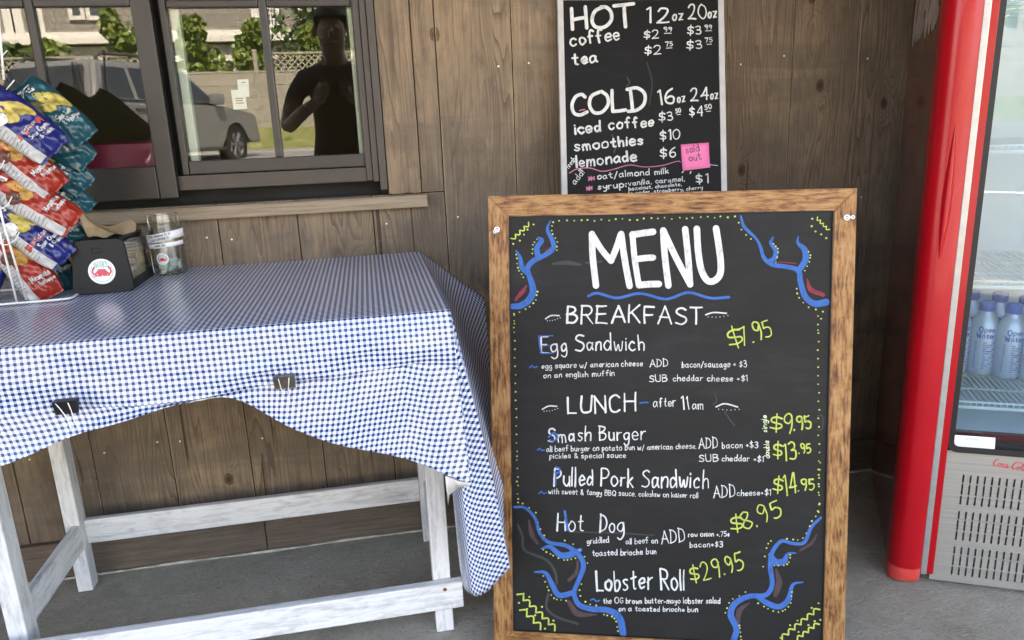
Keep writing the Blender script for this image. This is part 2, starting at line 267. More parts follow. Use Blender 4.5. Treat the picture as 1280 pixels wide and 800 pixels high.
# ------------------------------------------------------------------ hand lettering: single-stroke glyphs (cap height 10, x height 5.5)
GL = {
'A': '-0 0,3.4 10,6.8 0/-1.2 3.6,5.7 3.6', 'B': '-0 0,0 10/0 10,3.6 9.6,4.4 7.8,3 5.9,0 5.3/0 5.3,4 5,5.4 2.9,4 .5,0 0', 'C': '5.6 8.6,3.6 10,1 8.4,0 5,1 1.4,3.4 0,5.8 1.2',
'D': '-0.4 0,0.4 10/-.2 10,.8 10/0 10,4 9,5.8 5.6,4.6 1.6,0 0', 'E': '-0 0,0 10/-0 10,5 10/-0 5.3,4.3 5.3/-0 0,5.2 0', 'F': '-0 0,0 10/-0 10,5 10/-0 5.2,4.2 5.2', 'G': '5.6 8.6,3.6 10,1 8.4,0 5,1 1.4,3.4 0,5.8 1.4,5.9 4.4/-3.6 4.4,6.2 4.4',
'H': '-0 0,0 10/-5.6 0,5.6 10/-0 5,5.6 5.2', 'I': '-0 0,0 10', 'K': '-0 0,0 10/-5 10,0 4.6/-1.4 5.6,5.4 0', 'L': '-0 10,0 0/-0 0,5 0', 'M': '-0 0,.8 10/-.8 10,4 3.6/-4 3.6,7.2 10/-7.2 10,8 0', 'N': '-0 0,0 10/-0 10,5.8 0/-5.8 0,5.8 10',
'O': '3.4 10,.9 8.4,0 5,1 1.4,3.4 0,5.8 1.4,6.8 5,5.8 8.6,3.4 10', 'P': '-0 0,0 10/0 10,3.8 9.6,5.2 7.4,3.8 5,0 4.4', 'Q': '3.4 10,.9 8.4,0 5,1 1.4,3.4 0,5.8 1.4,6.8 5,5.8 8.6,3.4 10/-4 2.4,6.8 -.6', 'R': '-0 0,0 10/0 10,3.8 9.6,5 7.4,3.6 5.2,0 4.8/-2 4.9,5.6 0',
'S': '5.2 8.8,3.2 10,.9 9,.5 7.2,2.6 5.6,5 4.2,5.2 1.8,3.2 .1,0 .8', 'T': '-3 0,3 10/-0 10,6.4 10.2', 'U': '0 10,.1 4,1 .9,3 0,4.9 1,5.6 4,5.6 10', 'V': '-0 10,3 0,6 10', 'Y': '-0 10,3 5,6 10/-3 5,3 0', 'W': '-0 10,2 0,4 7,6 0,8 10',
'a': '4 4.6,2.4 5.6,.5 4.4,0 2.2,1 .2,2.6 .6,4 2.6/4.1 5.4,4 2,4.8 .1', 'b': '-0 0,0 10/0 3.4,1.6 5.4,3.6 4.8,4.2 2.6,3 .3,1 0,0 1', 'c': '3.9 4.7,2.4 5.6,.5 4.4,0 2.4,1 .4,2.6 0,4 1', 'd': '4 4.4,2.4 5.5,.5 4.4,0 2.2,1 .2,2.6 .5,4 2.4/-4.2 10,4.2 0',
'e': '.2 2.8,4 3.2,3.4 5.2,1.8 5.6,.3 4,.2 1.6,1.6 .1,4 .9', 'f': '3.8 9.2,2.6 10,1.6 8.6,1.4 5,1.4 0/-0 5.3,3.2 5.4', 'g': '4 4.6,2.4 5.6,.5 4.4,.1 2.4,1.2 .6,2.8 1,4 3/4.1 5.4,4.2 0,3.4 -2.8,1.6 -3.4,.2 -2.4', 'h': '-0 0,0 10/0 3,1.6 5.3,3.2 5.3,3.8 3.4,3.9 0',
'i': '-0 0,0 5.4/-0 7.4,.1 7.7', 'j': '1.6 5.4,1.6 -1.6,.8 -3.2,-.6 -2.6/-1.6 7.4,1.7 7.7', 'k': '-0 0,0 10/-3.4 5.4,0 2.4/-1 3.2,3.7 0', 'l': '-0 0,0 10', 'm': '-0 0,0 5.4/0 3.6,1.2 5.4,2.5 5.2,2.9 3.4,2.9 0/2.9 3.4,4 5.4,5.3 5.2,5.8 3.4,5.8 0', 'n': '-0 0,0 5.4/0 3.2,1.5 5.4,3.1 5.3,3.7 3.4,3.8 0',
'o': '2.2 5.6,.5 4.6,0 2.8,.6 .8,2.2 0,3.8 .9,4.4 2.8,3.8 4.8,2.2 5.6', 'p': '-0 -3.6,0 5.4/0 3.4,1.6 5.5,3.6 4.8,4.2 2.7,3 .4,1.2 .2,0 1.2', 'q': '4 4.6,2.4 5.6,.5 4.4,.1 2.4,1.2 .4,2.8 .9,4 3/-4.1 5.4,4.1 -3.6', 'r': '-0 0,0 5.4/0 3,1.2 5,3.2 5.4', 's': '3.6 4.8,2.1 5.6,.5 4.8,1.2 3.3,3 2.4,3.5 1,1.9 0,0 .6',
't': '1.7 8.6,1.6 2,2.2 .3,3.6 .4/-0 5.5,3.6 5.7', 'u': '0 5.4,.1 1.8,1.2 .1,2.8 .5,3.8 2.6/-3.9 5.4,4 0', 'v': '-0 5.4,1.9 0,3.8 5.4', 'w': '0 5.4,.8 .8,1.8 .2,2.8 3.8,3.8 .2,4.9 .8,5.6 5.4', 'x': '-0 5.4,3.6 0/-3.6 5.4,0 0', 'y': '0 5.4,.4 2.8,1.8 2,3.6 3.2/4 5.4,3.8 0,2.8 -3,.6 -3.2', 'z': '-0 5.2,3.7 5.2/-3.7 5.2,0 0/-0 0,3.9 0',
'0': '2.8 10,.7 8.4,0 5,.8 1.4,2.8 0,4.8 1.4,5.5 5,4.7 8.6,2.8 10', '1': '-1.6 0,1.6 10/-1.6 10,.2 8.6', '2': '.2 8,1.6 9.9,3.9 9.4,4.4 7,2.6 3.4,0 0/-0 0,5 .2', '3': '.3 9,2.4 10,4.3 8.6,3.6 6.2,1.6 5.3/1.6 5.3,4.2 4.6,4.8 2,2.8 0,0 .9', '4': '-3.8 0,3.8 10/-3.8 10,0 3.4/-0 3.4,5.2 3.5', '5': '-4.6 10,.8 9.8/-.8 9.8,.5 5.6/.5 5.6,2.8 6,4.8 4.2,4.2 1.2,2 0,0 .7', '6': '4 9.6,1.6 7.6,.2 4,.8 .8,2.6 0,4.4 1.2,4.4 3.6,2.6 4.8,.6 3.4', '7': '-0 9.8,5 9.9/-5 9.9,1.8 0', '8': '2.6 10,.6 8.6,1.2 6.4,3.8 4.4,4.8 2.2,2.6 0,.4 1.8,1.2 4.4,3.8 6.4,4.6 8.6,2.6 10', '9': '4.4 7.4,2.6 5.2,.6 6.4,.4 8.8,2.2 10,4 9,4.5 7,4.2 3.4,3.2 0',
'$': '4.8 7.8,2.8 8.8,.8 7.8,.8 6.2,2.6 5,4.6 3.8,4.6 2,2.6 1,.2 2/-2.8 10.6,2.4 -1.2', '+': '-0 3.4,3.4 3.4/-1.7 5.2,1.7 1.6', '/': '-0 -1.5,3.4 9.5', '.': '-0 0,.25 .25', ',': '-.5 .4,0 -1.4', '~': '0 3,1.2 4.2,2.4 3.2,3.8 2.6,5 3.8', '-': '-0 3.2,3 3.3', '&': '5 0,2 4.6,.9 7.4,2.2 9.4,3.6 7.8,2.2 5.4,.2 2.8,1.2 .3,3.2 .6,4.8 3.6', '!': '-.3 10,.1 3/-0 0,.1 .2', "'": '-0 10,0 8', ':': '-0 1,.2 1.2/-0 4.4,.2 4.6', '*': '-0 2.2,4 6.4/-4 2.2,0 6.4/-2 1.4,2 7.2/-.2 4.3,4.2 4.3', '¢': '3 3.6,1.8 4.4,.4 3.4,.2 1.8,1.6 .6,3.2 1.2/-1.9 6,1.5 -.8'}
def layout(s, seed=0, jit=.25):
    """string -> list of (kind, points) in glyph units and total width"""
    r = random.Random(seed*31+len(s)); out = []; x = 0.0
    for ch in s:
        if ch == ' ': x += 4.2; continue
        st = []; mx = 0
        for g in GL[ch].split('/') if ch != '/' else [GL['/']]:
            poly = g[0] == '-' and not (g[1] == '.' and False); body = g[1:] if poly else g
            pts = [tuple(float(q) for q in p.split()) for p in body.split(',')]; st.append((poly, pts)); mx = max(mx, max(p[0] for p in pts))
        dx, dy, k, sh = r.uniform(-jit, jit), r.uniform(-jit, jit)*1.2, 1+r.uniform(-.09, .09)*jit*4, r.uniform(-.05, .05)*jit*4
        for poly, pts in st: out.append((poly, [(x+dx+(px+py*sh)*k, dy+py*k) for px, py in pts]))
        x += mx*k + 2.35
    return out, x-2.35
class Ink:
    """flat marker strokes lying on a board; fr maps (u, v, lift) to a point in the board's own space"""
    def __init__(s, fr, base=.00035): s.bm = bmesh.new(); s.fr = fr; s.k = 0; s.base = base; s.r = random.Random(5)
    def stroke(s, pts, wid):
        pts = [np.array(p, float) for p in pts]; n = len(pts); wid = wid if isinstance(wid, (list, tuple, np.ndarray)) else [wid]*n
        s.k += 1; lift = s.base + (s.k % 23)*(.000022 if s.base > .0003 else .000005)
        L, Rr = [], []
        for i in range(n):
            t = pts[min(i+1, n-1)]-pts[max(i-1, 0)]; ln = np.hypot(*t); t = t/ln if ln > 1e-9 else np.array([1, 0]); nrm = np.array([-t[1], t[0]])*wid[i]/2
            L.append(pts[i]+nrm); Rr.append(pts[i]-nrm)
        def cap(i, sgn):
            t = (pts[1]-pts[0]) if i == 0 else (pts[-1]-pts[-2]); a0 = math.atan2(t[1], t[0]) + (math.pi/2 if i == 0 else -math.pi/2)
            return [pts[i]+np.array([math.cos(a0+math.pi*k/5), math.sin(a0+math.pi*k/5)])*wid[i]/2 for k in range(1, 5)]
        loop = Rr + cap(-1, 1) + L[::-1] + cap(0, 1)
        V = lambda p: s.bm.verts.new(s.fr(p[0], p[1], lift))
        vL = [V(p) for p in L]; vR = [V(p) for p in Rr]
        for i in range(n-1):
            try: s.bm.faces.new((vR[i], vR[i+1], vL[i+1], vL[i]))
            except ValueError: pass
        c1 = [V(p) for p in cap(-1, 1)]; c0 = [V(p) for p in cap(0, 1)]
        s.bm.faces.new([vR[-1]]+c1+[vL[-1]]); s.bm.faces.new([vL[0]]+c0+[vR[0]])
    def line(s, pts, wid, n=8, taper=None):
        c = catmull(pts, n); m = len(c)
        if isinstance(wid, (list, tuple)): ww = np.interp(np.linspace(0, 1, m), np.linspace(0, 1, len(wid)), wid)
        else: ww = [wid]*m
        s.stroke(c, list(ww))
    def dot(s, x, y, r): s.stroke([(x-r*.15, y), (x+r*.15, y)], r*2)
    def text(s, st, p0, p1, cap, wid, seed=None, jit=.25, cv=7):
        """baseline from p0 to p1 (v grows DOWN as in a photo), cap height cap"""
        g, W = layout(st, seed if seed is not None else sum(map(ord, st)), jit)
        p0 = np.array(p0, float); d = np.array(p1, float)-p0; ln = np.hypot(*d); e = d/ln; dn = np.array([-e[1], e[0]]); kx = ln/W
        r = s.r; j = .028*cap; drift = r.uniform(0, 6)
        for poly, pts in g:
            q = [p0 + e*(x*kx) - dn*(y*cap/10 + .035*cap*math.sin(drift+x*.11)) + np.array([r.uniform(-j, j), r.uniform(-j, j)]) for x, y in pts]; wv = wid*r.uniform(.86, 1.22)
            if poly:
                for a, b in zip(q[:-1], q[1:]):
                    mid = (a+b)/2 + dn*r.uniform(-.8, .8)*j + e*r.uniform(-.8, .8)*j; s.stroke(catmull([a, mid, b], 4), [wv*k for k in np.linspace(r.uniform(.9, 1.15), r.uniform(.72, 1.02), 9)])
            else: c = catmull(q, cv if len(q) > 3 else 4); s.stroke(c, [wv*k for k in np.linspace(r.uniform(.9, 1.12), r.uniform(.74, 1.02), len(c))])
    def done(s, name, mat, parent): return link(name, s.bm, mat, parent)
def plane_frame(M):
    """photo pixel -> (a, b, lift) on the face of a board whose matrix is M (local z towards the viewer)"""
    Mi = M.inverted(); n = np.array(M.col[2][:3]); o = np.array(M.translation)
    def fr(px, py, lift):
        d = ray(px, py); p = CAMP + d*(((o-CAMP)@n)/(d@n)); q = Mi @ Vector(p); return (q.x, q.y, lift)
    return fr
def board_matrix(x, y, z, yaw, lean, roll):
    u = Vector((math.cos(yaw), math.sin(yaw), 0)); n = Vector((math.sin(yaw), -math.cos(yaw), 0)); v = Vector((0, 0, 1))*math.cos(lean) - n*math.sin(lean)
    u2 = u*math.cos(roll)+v*math.sin(roll); v2 = v*math.cos(roll)-u*math.sin(roll); c = u2.cross(v2)
    return Matrix(((u2.x, v2.x, c.x, x), (u2.y, v2.y, c.y, y), (u2.z, v2.z, c.z, z), (0, 0, 0, 1)))

# ================================================================== THE SETTING
def ground_z(y):                       # the lot rises away from the porch to the bank under the fence
    return float(np.interp(-y, [4.6, 5.0, 9.0, 14.0, 17.2, 18.2, 24, 60], [-.03, -.02, .30, .74, .86, 1.36, 1.5, 1.9]))
bm = NB(); box(bm, -6, 6, -4.6, .4, -.15, 0, .01); struct(link('porch_floor', bm, MT['conc']))
def strip_ground(name, ys, mat, x0=-60, x1=60, dz=0.0):
    bm = NB(); xs = np.linspace(x0, x1, 25); rows = [[bm.verts.new((x, y, ground_z(y)+dz)) for x in xs] for y in ys]
    for a, b in zip(rows[:-1], rows[1:]):
        for i in range(len(xs)-1): bm.faces.new((a[i], b[i], b[i+1], a[i+1]))
    normals(bm)
    if bm.faces[0].normal.z < 0:
        for f in bm.faces: f.normal_flip()
    return struct(link(name, bm, mat))
m = Mat('gravel_asphalt', rough=.9); v = m.obj(); m.color(m.ramp(m.noise(v, 18, 8, .75), [(.35, (.10, .098, .095)), (.55, (.19, .186, .18)), (.7, (.30, .295, .285))])); m.bump(m.noise(v, 60, 4), .5, .01); MT['asph'] = m.m
strip_ground('parking_lot', [.3, -4.6, -5, -6, -7, -9, -11, -12.5, -14, -15.6, -17.2], MT['asph'])
m = Mat('dry_lawn', rough=.9); v = m.obj(); m.color(m.ramp(m.noise(v, 3.0, 8, .7), [(.3, (.07, .10, .025)), (.55, (.17, .18, .06)), (.7, (.28, .25, .12))])); m.bump(m.noise(v, 40, 5), .8, .05); MT['lawn'] = m.m
strip_ground('lawn', [-17.2, -17.7, -18.2, -19.5, -24, -40, -90], MT['lawn'])
bm = NB()
for yy, hw in ((-8.2, .06), (-15.9, .06)):
    q = [bm.verts.new((x, yy+dy, ground_z(yy+dy)+.006)) for dy in (-hw, hw) for x in (-40, 40)]; bm.faces.new((q[0], q[1], q[3], q[2]))
struct(link('parking_line', bm, simple('road_paint', (.7, .7, .68), .7, 0, .15, 12)))

# ---- the cafe building: plank front, window, porch roof
cafe = thing('cafe_building', 'brown plank cafe wall with a dark framed sliding window and a wooden porch roof', 'building')
EDGE = [-1.345, -1.150, -.956, -.766, -.575, -.376, -.182, .009, .199, .394, .590, .788, .986, 1.185, 1.386, 1.585, 1.784, 1.984, 2.18, 2.38, 2.58]
EDGE = [-1.345-.196*k for k in range(8, 0, -1)] + EDGE
WX0, WX1, WZ0, WZ1 = -1.98, .052, .966, 1.86
bm = NB(); lay = bm.faces.layers.float.new('rnd')
def plank(x0, x1, z0, z1, r, y0=0.0):
    for f in box(bm, x0+.0012, x1-.0012, y0, .022, z0, z1, .0022): f[lay] = r
for i, (a, b) in enumerate(zip(EDGE[:-1], EDGE[1:])):
    r = rng.random(); dy = rng.uniform(0, .0025)
    if b <= WX0 or a >= WX1: plank(a, b, 0, 2.452, r, dy)
    else:
        plank(a, b, 0, WZ0-.002, r, dy); plank(a, b, WZ1, 2.452, rng.random(), dy)
        if b > WX1: plank(.139, b, WZ0, WZ1, r, dy)
        if a < WX0: plank(a, WX0, WZ0, WZ1, r, dy)
plank(WX1+.001, .139, WZ0, WZ1, .613, -.006)
link('plank_wall', bm, MT['wall'], cafe)
bm = NB(); box(bm, -2.95, WX0, .024, .05, 0, 2.452); box(bm, WX1, 2.6, .024, .05, 0, 2.452); box(bm, WX0, WX1, .024, .05, 0, WZ0); box(bm, WX0, WX1, .024, .05, WZ1, 2.5); link('wall_backing', bm, MT['dark'], cafe)
bm = NB(); box(bm, -2.9, -.36, -.020, -.0005, .004, .104, .003); box(bm, -.358, 1.35, -.021, -.0005, .003, .103, .003); box(bm, 1.352, 2.6, -.020, -.0005, .004, .104, .003); link('baseboard', bm, MT['dkbase'], cafe)
bm = NB(); tube(bm, [(x, -.0225-.002*math.sin(x*13), .0012) for x in np.linspace(-2.9, 2.55, 90)], [.0035+.0015*math.sin(k*1.7) for k in range(90)], 6); link('mortar_line', bm, simple('pale_mortar', (.42, .40, .35), .9, 0, .4, 30), cafe)
bm = NB(); box(bm, WX0-.1, .151, -.024, -.0005, .930, .962, .003); link('window_sill', bm, MT['trimx'], cafe)
bm = NB()
for i, (a, b) in enumerate(zip(EDGE[:-1], EDGE[1:])):
    for z in (.34, .885, 1.275, 1.72):
        for x in (a+.035+rng.uniform(-.008, .008), b-.035+rng.uniform(-.008, .008)):
            zz = z+rng.uniform(-.012, .012)
            if WX0-.05 < x < WX1+.03 and zz > .95 or rng.random() < .4: continue
            lathe(bm, [(.0026, 0), (.0022, .0012), (0.0001, .0016)], 8); vs = bm.verts[-24:] if False else None
            bm.verts.ensure_lookup_table(); new = bm.verts[-24:]
            bmesh.ops.transform(bm, matrix=Matrix.Translation((x, -.0005, zz)) @ Matrix.Rotation(R(90), 4, 'X'), verts=new)
link('nail_heads', bm, simple('galvanised_nail', (.75, .74, .70), .4, .3, .1, 30), cafe)
# window
win = bpy.data.objects.new('sliding_window', None); COL.objects.link(win); win.parent = cafe
bm = NB()
box(bm, .034, WX1, -.012, .10, WZ0+.012, WZ1, .002); box(bm, .018, .0335, -.004, .10, WZ0+.034, WZ1-.002, .002); box(bm, .002, .0175, .006, .10, WZ0+.036, WZ1-.004, .002)
box(bm, WX0, WX0+.05, -.012, .10, WZ0+.012, WZ1, .002); box(bm, WX0+.05, .034, -.010, .10, WZ1-.05, WZ1-.0005, .002)
box(bm, WX0+.05, .0015, .012, .10, 1.001, 1.037, .0015); 
link('window_frame', bm, MT['frame2'], win)
bm = NB(); box(bm, WX0+.05, .0338, .058, .10, .945, .9995); box(bm, -.500, -.4295, .060, .064, 1.0, 1.81); link('gap_shade_filler', bm, MT['dark'], win)  # near-black filler: shade of the sill recess and sash gap put in as colour
def sash(name, x0, x1, xg0, xg1, z0, zg0, y, muntins, mat):
    bm = NB(); yb = y+.034
    box(bm, x0, xg0, y, yb, z0, 1.81, .003); box(bm, xg1, x1, y, yb, z0, 1.81, .003); box(bm, xg0+.0005, xg1-.0005, y+.0005, yb-.001, z0+.0005, zg0, .003); box(bm, xg0+.0005, xg1-.0005, y+.0005, yb-.001, 1.775, 1.8095, .003)
    for xm in muntins: box(bm, xm-.0095, xm+.0095, y+.003, y+.030, zg0+.0005, 1.7745, .004)
    xs = [xg0] + list(muntins) + [xg1]
    for a, b in zip(xs[:-1], xs[1:]): box(bm, a+(.0098 if a in muntins else .0008), b-(.0098 if b in muntins else .0008), y+.0035, y+.0295, 1.425, 1.443, .004)
    link('window_sash', bm, mat, win)
    bm = NB(); box(bm, xg0-.004, xg1+.004, y+.014, y+.0185, zg0-.004, 1.779); link('window_pane', bm, MT['pane'], win)
MT['pane'] = glass_mat('window_glass', (.80, .84, .82), .036, 0.0, .6)
sash('l', -1.46, -.455, -1.40, -.498, .985, 1.064, -.014, (-1.19, -.951, -.7125), MT['frame'])
sash('r', -.445, .0015, -.429, -.0005, 1.038, 1.071, .016, (-.2105,), MT['frame'])
bm = NB()
box(bm, -.427, -.406, .042, .07, 1.04, 1.81, .004); box(bm, -.012, -.001, .042, .07, 1.04, 1.81, .004); link('inner_casing', bm, simple('pale_inner_casing', (.86, .82, .68), .6, 0, .06, 20), win)
# room behind the window, porch ceiling and roof
bm = NB()
box(bm, -3.2, 2.6, .11, 3.4, .25, .27); box(bm, -3.2, 2.6, 3.38, 3.4, .27, 2.44); box(bm, -3.2, -3.18, .11, 3.38, .27, 2.44); box(bm, 2.58, 2.6, .11, 3.38, .27, 2.44); box(bm, -3.2, 2.6, .11, 3.4, 2.44, 2.452)
link('room_shell', bm, simple('dim_room_paint', (.22, .175, .115), .8, 0, .1, 3), cafe)
bm = NB(); box(bm, -4.6, 4.6, -2.3, 4.2, 2.46, 2.64); link('porch_roof', bm, MT['trimx'], cafe)
bm = NB(); box(bm, -3.05, -2.955, -2.1, .3, 0, 2.452); box(bm, 3.3, 3.4, -2.1, .3, 0, 2.452); link('added_shade_wall', bm, MT['dkbase'], cafe)  # unseen walls, added to keep side light off the wall and table
bm = NB()
for xx in (-3.9, 3.9): box(bm, xx-.07, xx+.07, -2.26, -2.12, 0, 2.455, .006)
link('porch_post', bm, MT['wpz'], cafe)
# inside the window: a black bag on a maroon chair
def on_inside(px, py, Y): return Vector(on_y(px, py, Y))
t = thing('chair', 'maroon padded chair back seen inside through the left window pane', 'chair', (-.62, .36, .27))
bm = NB(); box(bm, -.26, .13, -.035, .035, .46, .855, .03); link('backrest', bm, simple('maroon_vinyl', (.60, .04, .10), .3, 0, .15, 8), t, True, 40)
bm = NB()
for sx in (-.22, .09):
    tube(bm, [(sx, 0, 0), (sx, 0, .46)], .014)
    tube(bm, [(sx, .4, 0), (sx, .4, .40)], .014)
box(bm, -.25, .12, .04, .42, .40, .44, .015); link('chair_base', bm, MT['black'], t)
t = thing('bag', 'shiny black bag slumped on the sill inside the left window pane', 'bag', (-.90, .20, .27))
bm = NB(); bmesh.ops.create_uvsphere(bm, u_segments=32, v_segments=20, radius=1)
for vv in bm.verts:
    c = vv.co; k = 1+.10*math.sin(5*c.x+3*c.z)+.06*math.sin(11*c.y-7*c.z); vv.co = Vector((c.x*.165*k, c.y*.085*k, .80+c.z*.19*k+.03*c.x))
link('bag_body', bm, simple('black_bag_plastic', (.010, .010, .011), .22, 0, .2, 12, .3), t, True)
bm = NB(); tube(bm, catmull([(-.1, -.04, .96), (-.06, -.03, 1.05), (.03, -.03, 1.05), (.08, -.05, .95)], 8), .010); link('handle', bm, MT['black'], t, True)
bm = NB(); box(bm, -.25, .3, -.09, .12, .0, .61, .004); o = link('counter', bm, MT['dkbase']); o.location = (-.80, .24, .27); tag(o, 'low dark counter under the black bag behind the window', 'counter')
# two papers taped on the right pane
for nm, lab, c4, lines in (('paper_notice', 'upper plain white paper taped inside the right window pane', ((296.5, 99.5), (310.5, 99), (312, 121), (298, 121.5)), [(302, 103, 5)]),
                           ('paper_notice', 'lower white paper with red print taped inside the right window pane', ((288.5, 112.5), (306, 112), (309, 136), (292, 137)), [(294, 123, 10), (294.5, 126, 9), (295, 129, 10)])):
    Y = .037 if 'upper' in lab else .0362
    p = [on_inside(x, y, Y) for x, y in c4]; c = sum(p, Vector())/4; t = thing(nm, lab, 'notice', c)
    bm = NB(); a = [bm.verts.new(q-c) for q in p]; bb = [bm.verts.new(q-c+Vector((0, .0003, 0))) for q in p]; bm.faces.new(a); bm.faces.new(bb[::-1])
    for i in range(4): bm.faces.new((a[i], bb[i], bb[(i+1) % 4], a[(i+1) % 4]))
    link('sheet', normals(bm), MT['white'], t)
    bm = NB()
    for x, y, l in lines:
        q0 = on_inside(x, y, Y-.0006)-c; q1 = on_inside(x+l, y-.3, Y-.0006)-c; tube(bm, [q0, q1], .0012, 5)
    link('print', bm, MT['red'], t)

# ================================================================== MENU BOARD
MB = board_matrix(.1888, -.5749, .004, R(-18.2766), R(9.8518), R(-.352))
BW, BH, FW = .739, .9938, .0432
menu = thing('menu_board', 'large wood framed chalkboard menu with blue branch drawings leaning on the floor', 'menu board', mat=MB)
bm = NB()
def mitre(bm, pts, mi, z0=-.024, z1=0.0): prism(bm, pts, z0, z1, None, mi, .0018)
g_ = .0003
mitre(bm, [(0+g_, 0), (BW-g_, 0), (BW-FW, FW), (FW, FW)], 0); mitre(bm, [(FW, BH-FW), (BW-FW, BH-FW), (BW-g_, BH), (g_, BH)], 0)
mitre(bm, [(0, g_), (FW-g_, FW), (FW-g_, BH-FW), (0, BH-g_)], 1); mitre(bm, [(BW, g_), (BW, BH-g_), (BW-FW+g_, BH-FW), (BW-FW+g_, FW)], 1)
link('frame', normals(bm), [MT['oakx'], MT['oaky']], menu)
bm = NB(); PD = -.0045; box(bm, FW-.004, BW-FW+.004, FW-.004, BH-FW+.004, PD-.006, PD); link('panel', bm, MT['board'], menu)
bm = NB(); e = .0016      # thin black reveal round the panel
for a in ((FW-.0002, FW+e, FW, BH-FW), (BW-FW-e, BW-FW+.0002, FW, BH-FW)): box(bm, a[0], a[1], a[2], a[3], PD-.002, -.0012)
for a in ((FW+e+.0002, BW-FW-e-.0002, FW-.0002, FW+e), (FW+e+.0002, BW-FW-e-.0002, BH-FW-e, BH-FW+.0002)): box(bm, a[0], a[1], a[2], a[3], PD-.002, -.0012)
link('edge_strip', bm, MT['black'], menu)
for sx in (.012, BW-.055):
    bm = NB(); M = Matrix.Translation((sx, BH-.03, -.03)) @ Matrix.Rotation(R(20), 4, 'X')
    box(bm, 0, .043, -BH*.985, 0, -.012, 0, .002, 0, M); link('rear_leg', bm, MT['oaky'], menu)
# screw eyes in the two upper corners of the frame
frF = plane_frame(MB)
for pts, nm in ((((621.5, 287, 3.0), (618.8, 289.6, 1.9)), 0), (((1058, 272, 3.0), (1065.5, 271.5, 1.9)), 1)):
    bm = NB()
    for px, py, rr in pts:
        q = frF(px, py, .002); k = rr*.0016; tube(bm, [(q[0]+k*math.cos(t*.5236), q[1]+k*math.sin(t*.5236), .003) for t in range(12)], k*.36, 8, True)
    q0, q1 = frF(*pts[0][:2], .003), frF(*pts[1][:2], .003); tube(bm, [q0, q1], .0012, 8); lathe(bm, [(.0018, 0), (.0018, .0035)], 10, (q0[0], q0[1], -.001), 0, False, True)
    link('screw_eye', bm, simple('white_metal_eye', (.75, .75, .73), .3, .4, .1, 40) if nm == 0 else bpy.data.materials['white_metal_eye'], menu, True, 40)
MP = MB @ Matrix.Translation((0, 0, PD)); frp = plane_frame(MP)
def fm(px, py, l): a, b, c = frp(px, py, l); return (a, b, PD+l)
I = Ink(fm)        # heading
I.line([(740, 292.5), (741, 322), (745, 357)], 8.1); I.line([(740.3, 293.5), (752, 312), (763.8, 326)], 7.8); I.line([(763.8, 326), (770, 311), (776, 293)], 7.8); I.line([(776.5, 292.5), (781, 325), (787, 357.5)], 8.1)
I.line([(790.5, 292.5), (793.5, 325), (798.7, 357)], 7.4); I.line([(790.5, 293.5), (803, 291.5), (816.3, 289.8)], 8.3); I.line([(795.5, 324), (806, 322.6), (816.3, 322)], 7.8); I.line([(799, 356.3), (812, 355.2), (823.5, 355)], 8.3)
I.line([(829, 289), (831, 320), (835.5, 357)], 8.1); I.line([(829, 288), (845, 322), (862, 354)], 8.1); I.line([(862.6, 355.5), (860, 320), (856.4, 286.5)], 8.1)
I.line([(871, 286), (872.5, 312), (876, 335), (883, 349.5), (891.5, 351.5), (899.5, 344), (901, 330), (898.5, 308), (895, 285.5)], 8.3)
I.done('heading_lettering', MT['chalk'], menu)
I = Ink(fm)        # white lettering
T = lambda *a, **k: (lambda J: (J.text(*a[:3], a[3]*(.80 if a[3] < 12 else .92), a[4]*.88, *a[5:], **k), J.done('menu_line', MT['chalk'], menu)))(Ink(fm))
T('BREAKFAST', (709, 403), (878, 405), 23, 2.5, 3); T('Egg Sandwich', (676, 440.3), (805, 437), 21.5, 2.0, 4)
T('egg square w/ american cheese', (677.5, 460.6), (803, 457.4), 8.6, 1.05); T('on an english muffin', (679.5, 472.2), (768, 469.7), 8.6, 1.05)
T('ADD', (812.5, 458.2), (835, 458), 11, 1.2); T('bacon/sausage + $3', (852.5, 459.2), (933, 458.6), 9.5, 1.1); T('SUB', (812, 477), (834, 476.5), 10.5, 1.2); T('cheddar cheese +$1', (841.5, 476), (934, 476.6), 9.3, 1.1)
T('LUNCH', (710, 516), (794, 514.3), 23, 2.4, 5); T('after', (816.5, 508.2), (845, 507.6), 13, 1.3); T('11', (852, 511.5), (861, 511), 18, 1.6); T('am', (865.5, 511), (879, 511), 13, 1.3)
T('Smash Burger', (686, 552.4), (807, 548.8), 20, 1.9, 6); T('all beef burger on potato bun w/ american cheese.', (683.5, 564.6), (870, 560.6), 8.6, 1.05); T('pickles & special sauce', (687, 572.8), (782, 571.8), 8, 1.05)
T('ADD', (873.5, 560), (897, 560), 13.5, 1.3); T('bacon +$3', (903, 560), (947, 559.6), 9.5, 1.1); T('SUB', (874, 576.6), (898, 576.4), 11, 1.2); T('cheddar +$1', (902.5, 576), (954, 577), 9.2, 1.1)
T('Pulled Pork Sandwich', (692, 606.6), (885, 610), 23.5, 2.0, 8); T('with sweet & tangy BBQ sauce. coleslaw on kaiser roll', (685.5, 617), (872, 622.2), 8.4, 1.0); T('ADD', (892, 621.5), (919, 621), 15.5, 1.3); T('cheese+$1', (921.5, 619.4), (963, 619), 9, 1.1)
T('Hot', (696, 662), (729, 663), 24, 2.0); T('Dog', (749, 665), (779.5, 665.5), 24, 2.0, 9); T('griddled', (733.8, 679.5), (761, 678), 8.8, 1.1); T('all beef on', (782.5, 679.8), (822, 678.8), 9, 1.1); T('ADD', (827, 679), (856.5, 677), 17, 1.4)
